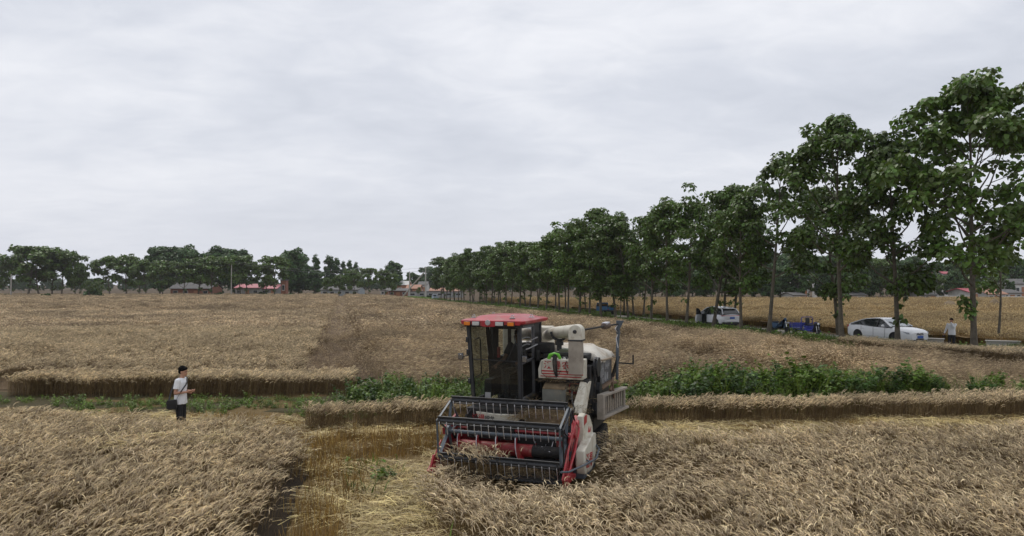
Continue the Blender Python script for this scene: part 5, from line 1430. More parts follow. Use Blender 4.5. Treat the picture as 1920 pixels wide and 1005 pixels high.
MB().lathe([(.002, 0), (.040, 0), (.036, .03), (.014, .032), (.012, .05), (.002, .05)], (1.003, 1.512, 2.71), (0, -1, 0), 6).build('hub_bolt', M_BLACK, EL)
hs_ = MB(); secs = []
for i in range(8):
    t = i / 7; z = 2.56 - .65 * t; k = .003 * math.sin(i * 2.3)
    secs.append([Vector((.873 + k, 1.53, z)), Vector((1.003, 1.522, z)), Vector((1.133 + k * .5, 1.53, z)), Vector((1.128 - k, 1.68, z)), Vector((.878, 1.68, z))])
hs_.loft(secs); hs_.build('canvas_spout', M_CANVAS, HV, smooth=20)
MB().box((1.003, 1.66, 2.545), (.275, .29, .03)).build('spout_clamp', M_BLACK, HV, bevel=.006)
ub = MB(); pts = [(.50 + .17 * math.cos(a), 2.28, 2.63 + .17 * math.sin(a) + .02) for a in [PI + PI * i / 10 for i in range(11)]]
for a, b in zip(pts[:-1], pts[1:]): ub.bar(a, b, .05, .03, up=Vector((0, 1, 0)))
ub.bar((.50, 2.28, 2.48), (.50, 2.28, 2.26), .09, .06).box((.5, 2.28, 2.42), (.16, .07, .08))
ub.build('tube_cradle', M_BLACK, HV, bevel=.006)
MB().box((.50, 2.28, 2.20), (.10, .1, .14)).build('cradle_foot', M_CREAM, HV, bevel=.006)
MB().box((.12, 2.5, 2.30), (.36, .4, .20)).box((.62, 2.5, 2.15), (.9, .6, .12)).tube([(.08, 2.2, 2.05), (.08, 2.2, 2.28)], .05, 10).build('engine_cover', M_DARK, HV, bevel=.03)
MB().box((.72, 2.35, 2.25), (.42, .3, .12)).build('coolant_tank', mat('olive_tank', (.14, .16, .10), rough=.6), HV, bevel=.03)
MB().bar((.44, 2.0, 2.245), (.86, 2.0, 2.245), .05, .05).build('tube_stay', M_BLACK, HV)
gh = MB(); gp = [(.43, 1.76, 2.08), (.43, 1.75, 2.16), (.46, 1.74, 2.235), (.54, 1.74, 2.262), (.62, 1.74, 2.245), (.65, 1.75, 2.19), (.64, 1.76, 2.10)]
gh.tube(gp, [.030, .034, .036, .032, .034, .030, .026], 9); GHO = gh.build('green_handle', M_GREEN, HV, smooth=60)
MB().tube([(.56, 1.73, 2.24), (.57, 1.66, 2.12), (.585, 1.65, 1.96), (.60, 1.68, 1.84)], [.04, .045, .04, .02], 10).build('black_hose', M_RUBBER, HV, smooth=60)
lp = MB().box((.735, 1.80, 2.16), (.10, .06, .10)).build('work_lamp', M_BLACK, HV, bevel=.01)
MB().lathe([(.002, 0), (.040, 0), (.036, .012), (.002, .014)], (.735, 1.77, 2.16), (0, -1, 0), 14).build('lens', M_LENS, lp)
# grain tank under a tarpaulin
def tarp_z(u, v):
    a = max(0, 1 - ((u - .55) / .62) ** 2) ; b = max(0, 1 - ((v - 3.25) / .80) ** 2)
    h = .25 * (a * b) ** .5
    return 2.10 + h + .018 * math.sin(u * 17 + v * 5) * (h > .02) + .03 * fbm(u * 3, v * 3, 77, 3)
tp = MB(); nu, nv = 26, 26; vs_ = []; fs_ = []
for i in range(nu):
    for j in range(nv):
        u = -.62 + 1.90 * i / (nu - 1); v = 2.62 + 1.58 * j / (nv - 1); z = float(tarp_z(u, v))
        edge = min(i, nu - 1 - i, j, nv - 1 - j)
        if edge == 0: z -= .10 + .03 * math.sin(i * .9 + j * .7)
        vs_.append((u, v, z))
for i in range(nu - 1):
    for j in range(nv - 1):
        a = i * nv + j; fs_.append((a, a + 1, a + nv + 1, a + nv))
tp.add(vs_, fs_)
TO = tp.build('tank_tarpaulin', M_TARPW, HV, smooth=60); q = TO.modifiers.new('thick', 'SOLIDIFY'); q.thickness = .012
MB().tube([(1.27, 2.7, 2.06), (1.28, 3.3, 2.03), (1.27, 3.9, 2.0), (1.20, 4.18, 2.02)], .022, 8).build('tarpaulin_hem', mat('dusty_canvas', (.30, .24, .17), rough=.9, var=.2), HV)
# pole, rod, lamp
ps = MB().tube([(1.34, 4.06, 1.5), (1.35, 4.06, 2.2), (1.37, 4.08, 2.50)], .034, 10).tube([(1.37, 4.08, 2.50), (1.36, 4.06, 2.62)], .045, 8)
ps.prism([(1.33, 2.80), (1.50, 2.80), (1.40, 2.60), (1.33, 2.60)], 4.04, 4.08, 'xz'); ps.build('rear_post', M_BLUEG, HV, bevel=.004)
MB().tube([(1.09, 1.7, 2.73), (1.20, 3.0, 2.72), (1.36, 4.05, 2.72)], .020, 8).build('support_rod', M_DARK, HV)
rl = MB().lathe([(.03, 0), (.065, .02), (.068, .34), (.05, .42), (.02, .44)], (1.215, 3.15, 2.72), (.11, 1, 0), 14).build('rod_muffler', mat('brown_sleeve', (.11, .075, .06), rough=.6), HV)
MB().box((1.23, 3.38, 2.775), (.11, .36, .045)).build('white_cap', mat('white_plastic', (.55, .55, .57), rough=.5), rl, bevel=.012)
MB().tube([(1.36, 4.05, 2.70), (1.31, 4.0, 2.62), (1.37, 4.05, 2.52), (1.33, 4.03, 2.40), (1.37, 4.03, 2.2)], .010, 6).build('dangling_cable', M_STEEL, HV)
MB().bar((1.36, 4.15, 1.86), (1.62, 4.55, 1.80), .03, .03).bar((1.62, 4.55, 1.80), (1.62, 4.55, 2.0), .03, .03).bar((1.2, 4.2, 1.5), (1.36, 4.15, 2.0), .12, .03).build('rear_hitch', M_DARK, HV)
# folding side rack of grey boards
rk = MB()
A0, A1 = Vector((1.37, 2.16, 0)), Vector((1.58, 3.60, 0))
def rp(t, z, o=0.0):
    p = A0.lerp(A1, t); return (p.x + o, p.y, z)
rk.bar(rp(0, 1.44), rp(1.0, 1.40), .14, .05); rk.bar(rp(-.0, 1.02), rp(1.05, .99), .16, .05)
for t in [.17 + .095 * i for i in range(8)]: rk.bar(rp(t, 1.05), rp(t, 1.42), .035, .06)
rk.add([(1.29, 2.12, .98), (1.42, 2.12, .98), (1.42, 2.12, 1.47), (1.29, 2.12, 1.47), (1.32, 2.17, .98), (1.45, 2.17, .98), (1.45, 2.17, 1.47), (1.32, 2.17, 1.47)],
       [(0, 1, 2, 3), (7, 6, 5, 4), (0, 4, 5, 1), (1, 5, 6, 2), (2, 6, 7, 3), (3, 7, 4, 0)])
rk.bar(rp(.97, 1.02), rp(.97, 1.42), .05, .12)
rk.build('side_rack', M_WOODG, HV, bevel=.008)
MB().tube([rp(.42, 1.30, .05), rp(.42, 1.62, .02), rp(.5, 1.70, 0)], .022, 8).tube([rp(.36, 1.47), rp(.48, 1.60), rp(.62, 1.58)], .03, 8).build('rack_latch', mat('rusty_latch', (.13, .08, .05), rough=.8, var=.3), HV)
# tracks
for s in (-1, 1):
    prof = []; v0, v1, r = 1.95, 3.60, .24
    for i in range(9): a = PI / 2 + PI * i / 8; prof.append((v0 + r * math.cos(a), .28 + r * math.sin(a)))
    prof += [(v1 - .2, .04)]
    for i in range(9): a = -PI / 2 + PI * i / 8; prof.append((v1 + .0 + r * 1.1 * math.cos(a), .33 + r * 1.1 * math.sin(a)))
    tk = MB(); tk.prism(prof, s * .95 - .22, s * .95 + .22, 'yz'); 
    for i in range(len(prof)):
        a, b = prof[i], prof[(i + 1) % len(prof)]; L_ = math.dist(a, b); k = max(1, int(L_ / .11))
        for j in range(k):
            c = (a[0] + (b[0] - a[0]) * (j + .5) / k, a[1] + (b[1] - a[1]) * (j + .5) / k); th = math.atan2(b[1] - a[1], b[0] - a[0])
            tk.box((s * .95, c[0], c[1]), (.45, .05, .07), rot=(th, 0, 0))
    TK = tk.build('crawler_track', M_RUBBER, HV)
    for v, z, r in ((1.97, .30, .15), (2.45, .2, .11), (2.85, .2, .11), (3.25, .2, .11), (3.45, .2, .11), (3.60, .35, .17)):
        MB().lathe([(.02, 0), (r, 0), (r, .04), (r * .7, .05), (.03, .06)], (s * (.95) + (.20 if s > 0 else -.20), v, z), (s, 0, 0), 18).build('track_wheel', M_DARK, TK)
MB().box((0, 2.9, .62), (1.5, 2.0, .22)).build('chassis', M_DARK, HV)
MB().tube([(1.05, .98, 1.10), (1.10, 1.06, 1.36), (1.02, 1.2, 1.5), (.95, 1.5, 1.6)], .014, 7).build('hydraulic_hose', M_RUBBER, HV)
MB().tube([(-1.0, 1.0, 1.1), (-.92, 1.1, 1.22), (-.9, 1.3, 1.2)], .014, 7).build('hydraulic_hose', M_RUBBER, HV)
# loose straw lying on header and feeder (stuff of its own)
rg = np.random.default_rng(90)
def W3(u, v, z): x, y = WL(u, v); return (x, y, z)
pts = []
for q in range(170):
    u = rg.uniform(-.05, 1.12); v = rg.uniform(.96, 1.75); pts.append(W3(u, v, (1.10 + .10 * math.sin(PI * (u + .05) / 1.2)) if v < 1.2 else 1.12 + .20 * rg.random() * (u > .1)))
for q in range(60): pts.append(W3(rg.uniform(-1.0, .9), rg.uniform(.2, .7), .32 + .04 * rg.random()))
for q in range(30): pts.append(W3(rg.uniform(.34, .8), rg.uniform(1.68, 2.1), 1.735))
for q in range(14): pts.append(W3(rg.uniform(.82, 1.08), rg.uniform(1.5, 2.0), rg.uniform(1.3, 1.7)))
C_CHF = proto_coll('chaff_straw', [straw_patch(850 + i, 34, .10, (.05, .18), .006, leaf_mat('dull_chaff', (.270, .195, .110), attr=.4, rough=.8), .07) for i in range(4)])
P = np.array(pts)
instances('chaff_straw', P, rg.normal(0, .3, (len(P), 3)) + np.array([0, 0, 1.]) * rg.uniform(0, 6, (len(P), 1)), rg.uniform(.6, 1.0, len(P)), rg.integers(0, 4, len(P)), C_CHF, 'dusty chopped straw lying on the header and feeder of the combine', 'straw')
hp = MB(); hp.v = []
b_ = chaff_heap('h', .58, 1.36, 1.02, .56, .40, .22, None, 5)
hm_ = b_.build('chaff_heap', M_CHAFF, None, smooth=60, loc=(CX, CY, 0), rot=(0, 0, -YAW)); tag(hm_, 'brown chaff heap lying on the feeder between the bumper and the cream covers', 'chaff', kind='stuff')
# ---------------------------------------------------------------- vehicles on the lane
M_WHITE = mat('white_car_paint', (.720, .730, .745), rough=.22, var=.02, scale=2, coat=.6, dirt=(.50, .47, .42), damt=.02, dscale=2)
M_TYRE = mat('tyre', (.020, .020, .021), rough=.85, var=.2)
M_RIM = mat('alloy_rim', (.40, .41, .42), rough=.35, metal=.7, var=.1)
M_RIMD = mat('dark_rim', (.10, .10, .105), rough=.4, metal=.5, var=.1)
M_CGLASS = mat('car_window', (.020, .024, .026), rough=.05, var=.2, spec=.8)
M_WSCR = mat('pale_windscreen', (.40, .43, .45), rough=.08, var=.1, spec=.8)
M_TRIM = mat('black_trim', (.020, .020, .022), rough=.5, var=.1)
M_CHROME = mat('chrome', (.65, .65, .66), rough=.15, metal=1.0, var=.02)
M_TAIL = mat('tail_lamp_red', (.42, .015, .020), rough=.2, var=.1)
M_PLATE = mat('blue_plate', (.040, .120, .420), rough=.4, var=.05)
M_PLW = mat('plate_white', (.75, .75, .75), rough=.5, var=.02)
M_HEADL = mat('headlamp', (.30, .32, .34), rough=.1, var=.2, metal=.3)
M_BLUE = mat('deep_blue_paint', (.034, .048, .300), rough=.4, var=.15, scale=4, dirt=(.20, .18, .15), damt=.14, dscale=4)
M_TEAL = mat('truck_blue_paint', (.020, .110, .240), rough=.5, var=.15, scale=3, dirt=(.20, .18, .15), damt=.1)
M_SCOOT = mat('scooter_blue', (.050, .105, .190), rough=.35, var=.15, scale=4)
M_SEATB = mat('black_vinyl', (.022, .022, .024), rough=.5, var=.15)

def lerp_tab(tab, x):
    return float(np.interp(x, [t[0] for t in tab], [t[1] for t in tab]))

def wheel(parent, x, y, r, w, side, rim, name='wheel', hub=.68):
    """x along the vehicle, y across"""
    t = MB().lathe([(r * .60, -w / 2), (r * .93, -w / 2), (r, -w * .36), (r, w * .36), (r * .93, w / 2), (r * .60, w / 2)], (x, y, r), (0, side, 0), 28)
    W = t.build(name, M_TYRE, parent, smooth=50)
    q = MB().lathe([(.02, w * .30), (r * hub * .25, w * .32), (r * hub * .3, w * .20), (r * hub * .9, w * .28), (r * (hub + .02), w * .44), (r * (hub + .02), w * .1), (.02, w * .08)], (x, y, r), (0, side, 0), 28)
    for k in range(5):
        a = 2 * PI * k / 5 + .3
        q.bar((x, y + side * w * .36, r), (x + math.cos(a) * r * hub, y + side * w * .40, r + math.sin(a) * r * hub), r * .13, .02, up=Vector((0, 1, 0)))
    q.build('rim', rim, W, smooth=30)
    return W

def car(name, label, loc, rz, Lc, top, wid, belt, roofw, bot, wx, wr, glass_x, roof_h, rim, cat='car', door_open=False):
    """length runs along +x (nose at +x). top: upper outline of the lower body, glass_x: points of the greenhouse"""
    e = empty(name, loc, rz, label, cat)
    xs = np.linspace(-Lc / 2, Lc / 2, 33)
    m = MB(); secs = []
    for x in xs:
        w = lerp_tab(wid, x); zt_ = lerp_tab(top, x); zb_ = lerp_tab(bot, x); bl = lerp_tab(belt, x)
        zs = min(bl, zt_ - .02)
        mid = zb_ + (zs - zb_) * .45
        half = [(w * .90, zb_), (w * .985, zb_ + .06), (w, mid), (w * .985, zs - .10), (w * .955, zs), (w * .80, zt_ - .015 + .0), (w * .4, zt_ + .012), (0, zt_ + .018)]
        secs.append([Vector((x, y_, z_)) for y_, z_ in half] + [Vector((x, -y_, z_)) for y_, z_ in half[-2::-1]])
    m.loft(secs)
    me = m.mesh('body', [M_WHITE, M_TRIM], 40)
    # wheel arches cut out of the shell
    body = bpy.data.objects.new('body', me); COL.objects.link(body)
    cut = MB()
    for x in wx:
        for s in (-1, 1): cut.lathe([(wr * 1.16, -.28), (wr * 1.16, .2)], (x, s * .86, wr * 1.02), (0, s, 0), 28, m=0)
    if door_open:
        x0, x1 = door_open
        cut.prism([(x0, .34), (x1, .34), (x1 + .02, .95), (x1 - .28, 1.30), (x0 + .02, 1.30)], .35, 1.2, 'xz')
    cm = cut.mesh('cut', [M_TRIM], 0)
    co = bpy.data.objects.new('cut', cm); COL.objects.link(co)
    bo = body.modifiers.new('b', 'BOOLEAN'); bo.operation = 'DIFFERENCE'; bo.object = co; bo.solver = 'EXACT'
    bpy.context.view_layer.update()
    me2 = bpy.data.meshes.new_from_object(body.evaluated_get(bpy.context.evaluated_depsgraph_get()))
    body.modifiers.clear(); bpy.data.objects.remove(co); body.data = me2
    me2.set_sharp_from_angle(angle=R(32))
    body.parent = e
    # greenhouse: dark glass volume with a painted roof and pillars
    gx = glass_x; g = MB(); gs = []
    for x, z0, z1 in gx:
        w0 = lerp_tab(wid, x) * .93; w1 = w0 - (z1 - z0) * roofw
        gs.append([Vector((x, w0, z0 - .06)), Vector((x, w1, z1)), Vector((x, w1 * .55, z1 + .012)), Vector((x, 0, z1 + .016)), Vector((x, -w1 * .55, z1 + .012)), Vector((x, -w1, z1)), Vector((x, -w0, z0 - .06))])
    g.loft(gs); g.build('windows', M_CGLASS, e, smooth=25)
    rf = MB(); rs = []
    hi = [q for q in gx if q[2] > roof_h - .10]
    xa, xb = hi[0][0] - .02, hi[-1][0] + .02
    for x in np.linspace(xa, xb, 9):
        z1 = float(np.interp(x, [q[0] for q in gx], [q[2] for q in gx])); z0 = float(np.interp(x, [q[0] for q in gx], [q[1] for q in gx]))
        w1 = lerp_tab(wid, x) * .93 - (z1 - z0) * roofw
        rs.append([Vector((x, w1 + .012, z1 - .075)), Vector((x, w1 + .014, z1 - .01)), Vector((x, w1 * .85, z1 + .022)), Vector((x, 0, z1 + .034)), Vector((x, -w1 * .85, z1 + .022)), Vector((x, -w1 - .014, z1 - .01)), Vector((x, -w1 - .012, z1 - .075))])
    rf.loft(rs); rf.build('roof', M_WHITE, e, smooth=40)
    # pillars along the glass edges
    pl = MB()
    def side_pt(x, f):
        z0 = float(np.interp(x, [q[0] for q in gx], [q[1] for q in gx])); z1 = float(np.interp(x, [q[0] for q in gx], [q[2] for q in gx]))
        w0 = lerp_tab(wid, x) * .93; w1 = w0 - (z1 - z0) * roofw
        return Vector((x, w0 + (w1 - w0) * f + .006, z0 + (z1 - z0) * f))
    for s in (1, -1):
        for k0, k1 in ((0, xa + .02), (len(gx) - 1, xb - .02)):
            x0 = gx[k0][0]; n = 7
            pts = [side_pt(x0 + (k1 - x0) * i / (n - 1), 1) for i in range(n)]
            pts = [Vector((p.x, p.y * s, p.z)) for p in pts]
            for a, b in zip(pts[:-1], pts[1:]): pl.bar(a, b, .075, .05)
    pl.build('pillars', M_WHITE, e, smooth=30)
    for xp in (0.08,):
        for s in (1, -1):
            a = side_pt(xp, 0); b = side_pt(xp - .03, 1)
            MB().bar((a.x, (a.y) * s, a.z), (b.x, b.y * s, b.z), .075, .02, up=Vector((0, 1, 0))).build('door_pillar', M_TRIM, e)
    for x in wx:
        for s in (-1, 1): wheel(e, x, s * (lerp_tab(wid, x) - .135), wr, .22, s, rim)
    inner = MB()
    for x in wx: inner.box((x, 0, wr * 1.05), (wr * 2.1, 1.3, wr * 1.7))
    inner.build('wheel_well', M_TRIM, e)
    return e, side_pt

def seam(pts, w=.012):
    b = MB()
    for p, q in zip(pts[:-1], pts[1:]): b.bar(p, q, w, .008, up=Vector((0, 1, 0)))
    return b

ROAD_RZ = math.atan2(-.948, .318)          # along the lane towards the camera
# ---- sedan: nose towards the camera and to the right
yS = 42.0; xS = tree_x(yS) + 3.55
SE, sp = car('white_sedan', 'white saloon car with a blue front plate, parked behind the tall wheat', (xS, yS, .08), ROAD_RZ, 4.70,
         top=[(-2.35, .86), (-2.3, 1.02), (-1.9, 1.08), (-1.3, 1.07), (-.5, .98), (.9, .98), (1.0, .985), (1.5, .94), (2.0, .87), (2.2, .82), (2.30, .76), (2.35, .68)],
         wid=[(-2.35, .60), (-2.3, .76), (-2.1, .85), (-1.5, .895), (0, .915), (1.4, .905), (1.9, .86), (2.15, .82), (2.28, .74), (2.35, .62)],
         belt=[(-2.35, .82), (-2, .93), (-1, .94), (0, .91), (1, .88), (1.6, .84), (2.1, .76), (2.35, .64)], roofw=.62,
         bot=[(-2.35, .42), (-2.1, .26), (-1, .20), (1.2, .19), (2.1, .20), (2.35, .30)], wx=(-1.33, 1.37), wr=.325,
         glass_x=[(-1.95, 1.02, 1.05), (-1.65, 1.0, 1.15), (-1.25, .98, 1.30), (-.85, .97, 1.39), (-.35, .96, 1.435), (.05, .96, 1.44), (.30, .96, 1.40), (.55, .96, 1.29), (.85, .97, 1.13), (1.12, .98, 1.0)], roof_h=1.44, rim=M_RIM)
for s in (-1, 1):
    MB().tube([(.66, s * .86, .98), (.68, s * .99, 1.0)], .02, 6).ell((.68, s * 1.0, 1.03), (.07, .11, .075)).build('mirror', M_WHITE, SE, smooth=60)
    hl = MB().prism([(.50, .60), (.80, .66), (.83, .74), (.50, .70)], 2.19, 2.25, 'yz') if 0 else MB()
    hl.add([(2.335, s * .56, .60), (2.20, s * .84, .63), (1.96, s * .905, .75), (2.16, s * .84, .745), (2.325, s * .56, .70), (2.1, s * .80, .66)], [(0, 1, 3, 4), (1, 2, 3), (0, 4, 5), (1, 5, 2), (2, 5, 3), (3, 5, 4), (0, 5, 1)])
    hl.build('headlight', M_HEADL, SE)
    MB().add([(-2.36, s * .42, .80), (-2.31, s * .76, .80), (-2.12, s * .86, .84), (-2.12, s * .86, .94), (-2.32, s * .72, .95), (-2.36, s * .42, .92), (-2.2, s * .6, .87)], [(0, 1, 4, 5), (1, 2, 3, 4), (0, 5, 6), (2, 6, 3)]).build('tail_light', M_TAIL, SE)
    for x0, x1 in ((.72, -.12), (-.12, -1.05)):
        y0 = s * .918
        seam([(x0, y0, .34), (x0, y0, .86), (x0 - .0, s * .87, .96)]).build('door_seam', M_TRIM, SE)
        MB().box((x0 - .68 if x0 > 0 else x1 + .16, s * .915, .80), (.17, .03, .03)).build('door_handle', M_WHITE, SE, bevel=.008)
    seam([(-1.05, s * .905, .62), (-1.05, s * .89, .96)]).build('door_seam', M_TRIM, SE)
    MB().box((.0, s * .915, .36), (2.2, .02, .012)).build('sill_line', M_CHROME, SE)
gr = MB()
for i, z in enumerate((.57, .68)): gr.tube([(2.285, -.60, z), (2.345, -.3, z), (2.375, 0, z), (2.345, .3, z), (2.285, .60, z)], .010, 6)
gr.build('grille_slats', M_CHROME, SE)
MB().loft([[Vector((x, y, z)) for x, z in ((2.375 - y * y * .26, .55), (2.365 - y * y * .26, .70), (2.20 - y * y * .26, .70), (2.20 - y * y * .26, .55))] for y in (-.62, -.3, 0, .3, .62)]).build('grille', M_TRIM, SE)
MB().loft([[Vector((x, y, z)) for x, z in ((2.372 - y * y * .26, .28), (2.375 - y * y * .26, .36), (2.2 - y * y * .33, .40), (2.2 - y * y * .33, .28))] for y in (-.6, -.3, 0, .3, .6)]).build('lower_intake', M_TRIM, SE)
MB().lathe([(.002, 0), (.062, 0), (.062, .012), (.052, .014), (.05, .008), (.002, .008)], (2.372, 0, .635), (1, 0, 0), 20).bar((2.386, -.03, .66), (2.386, 0, .61), .006, .01).bar((2.386, .03, .66), (2.386, 0, .61), .006, .01).build('badge', M_CHROME, SE)
PL = MB().box((2.378, 0, .455), (.012, .44, .14)).build('number_plate', M_PLATE, SE)
ws = MB(); a0, a1 = (1.10, 1.0), (.32, 1.41)
ws.add([(1.11, -.74, 1.005), (1.13, 0, 1.02), (1.11, .74, 1.005), (.34, .60, 1.405), (.36, 0, 1.432), (.34, -.60, 1.405)], [(0, 1, 4, 5), (1, 2, 3, 4)])
ws.build('windscreen', M_WSCR, SE, smooth=60)
MB().ell((.75, -.40, 1.195), (.16, .16, .035), rot=(0, R(28), 0)).build('dark_windscreen_oval', M_TRIM, SE)  # flat dark oval lying in the plane of the windscreen
MB().tube([(1.10, .1, 1.03), (.80, -.45, 1.18)], .010, 5).tube([(1.11, -.5, 1.02), (.86, -.05, 1.17)], .010, 5).build('wiper', M_TRIM, SE)
# ---- SUV: tail towards the camera, driver's door open
yV = 57.4; xV = tree_x(yV) + 2.9
SU, sp2 = car('white_suv', 'white SUV with its front door open, tail towards the viewer, parked on the lane', (xV, yV, .08), ROAD_RZ + PI - R(3), 4.55,
         top=[(-2.27, .92), (-2.2, 1.08), (-1.9, 1.13), (-.9, 1.10), (.9, 1.08), (1.4, 1.05), (1.9, .96), (2.15, .86), (2.27, .70)],
         wid=[(-2.27, .70), (-2.2, .82), (-2.0, .90), (-1.4, .93), (0, .93), (1.4, .925), (1.9, .87), (2.15, .78), (2.27, .60)],
         belt=[(-2.27, .88), (-1.8, 1.02), (0, .99), (1.2, .95), (1.9, .84), (2.27, .6)], roofw=.50,
         bot=[(-2.27, .46), (-2.05, .32), (-1, .27), (1.2, .26), (2.1, .28), (2.27, .40)], wx=(-1.33, 1.34), wr=.355,
         glass_x=[(-2.16, 1.08, 1.10), (-2.02, 1.09, 1.30), (-1.82, 1.09, 1.52), (-1.3, 1.08, 1.60), (-.6, 1.07, 1.645), (.0, 1.07, 1.65), (.30, 1.07, 1.60), (.62, 1.07, 1.45), (.95, 1.07, 1.25), (1.22, 1.07, 1.10)], roof_h=1.62, rim=M_RIMD, door_open=(.02, .86))
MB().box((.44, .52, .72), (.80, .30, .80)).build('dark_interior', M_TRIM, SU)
dr = MB(); dr.add([(0, 0, .34), (.10, 0, .34), (.86, 0, .36), (.86, 0, .98), (0, 0, .98), (0, .06, .34), (.1, .06, .34), (.86, .06, .36), (.86, .06, .98), (0, .06, .98)], [(0, 1, 2, 3, 4), (9, 8, 7, 6, 5), (0, 5, 6, 1), (1, 6, 7, 2), (2, 7, 8, 3), (3, 8, 9, 4), (4, 9, 5, 0)])
DR = dr.build('open_door', M_WHITE, SU, bevel=.015, loc=(.88, .90, 0), rot=(0, 0, R(180 - 62)))
MB().tube([(.03, .03, .98), (.30, .03, 1.34), (.55, .03, 1.50), (.84, .03, 1.52), (.84, .03, .98)], .022, 6).build('window_frame', M_TRIM, DR)
MB().add([(.05, .03, .98), (.30, .03, 1.32), (.55, .03, 1.49), (.82, .03, 1.5), (.82, .03, .98)], [(0, 1, 2, 3, 4)]).build('door_glass', M_CGLASS, DR, smooth=0)
MB().ell((.98, 1.05, 1.09), (.07, .13, .08)).build('mirror', M_TRIM, SU, smooth=60)
MB().loft([[Vector((x, y, z)) for x, z in ((-2.275 + y * y * .10, .955), (-2.265 + y * y * .10, 1.0), (-2.1 + y * y * .10, 1.0), (-2.1 + y * y * .10, .955))] for y in (-.86, -.45, 0, .45, .86)]).build('tail_light', M_TAIL, SU)
MB().add([(-2.165, -.66, 1.12), (-2.175, 0, 1.12), (-2.165, .66, 1.12), (-1.93, .58, 1.46), (-1.94, 0, 1.47), (-1.93, -.58, 1.46)], [(0, 1, 4, 5), (1, 2, 3, 4)]).build('rear_window', M_CGLASS, SU)
MB().box((-1.93, 0, 1.555), (.28, 1.10, .035)).build('roof_spoiler', M_WHITE, SU, bevel=.01)
MB().box((-2.30, 0, .80), (.02, .44, .15)).build('number_plate', M_PLATE, SU)
MB().loft([[Vector((x, y, z)) for x, z in ((-2.29 + y * y * .12, .28), (-2.30 + y * y * .12, .47), (-2.1 + y * y * .12, .47), (-2.1 + y * y * .12, .28))] for y in (-.82, -.4, 0, .4, .82)]).build('rear_skid', M_TRIM, SU)
MB().tube([(-2.25, -.78, .60), (-2.315, 0, .585), (-2.25, .78, .60)], .014, 6).build('bumper_trim', M_CHROME, SU)
for s in (-1, 1):
    MB().tube([(-1.5, s * .62, 1.66), (-.5, s * .64, 1.71), (.1, s * .62, 1.68)], .016, 6).build('roof_rail', M_CHROME, SU)
    seam([(-.06, s * .937, .42), (-.06, s * .935, .9), (-.04, s * .89, 1.05)]).build('door_seam', M_TRIM, SU)
    seam([(-1.0, s * .93, .75), (-.98, s * .90, 1.04)]).build('door_seam', M_TRIM, SU)
    MB().box((0, s * .93, .33), (1.9, .03, .10)).build('sill', M_TRIM, SU)
    MB().box((-.82, s * .935, .90), (.17, .03, .03)).build('door_handle', M_WHITE, SU, bevel=.008)

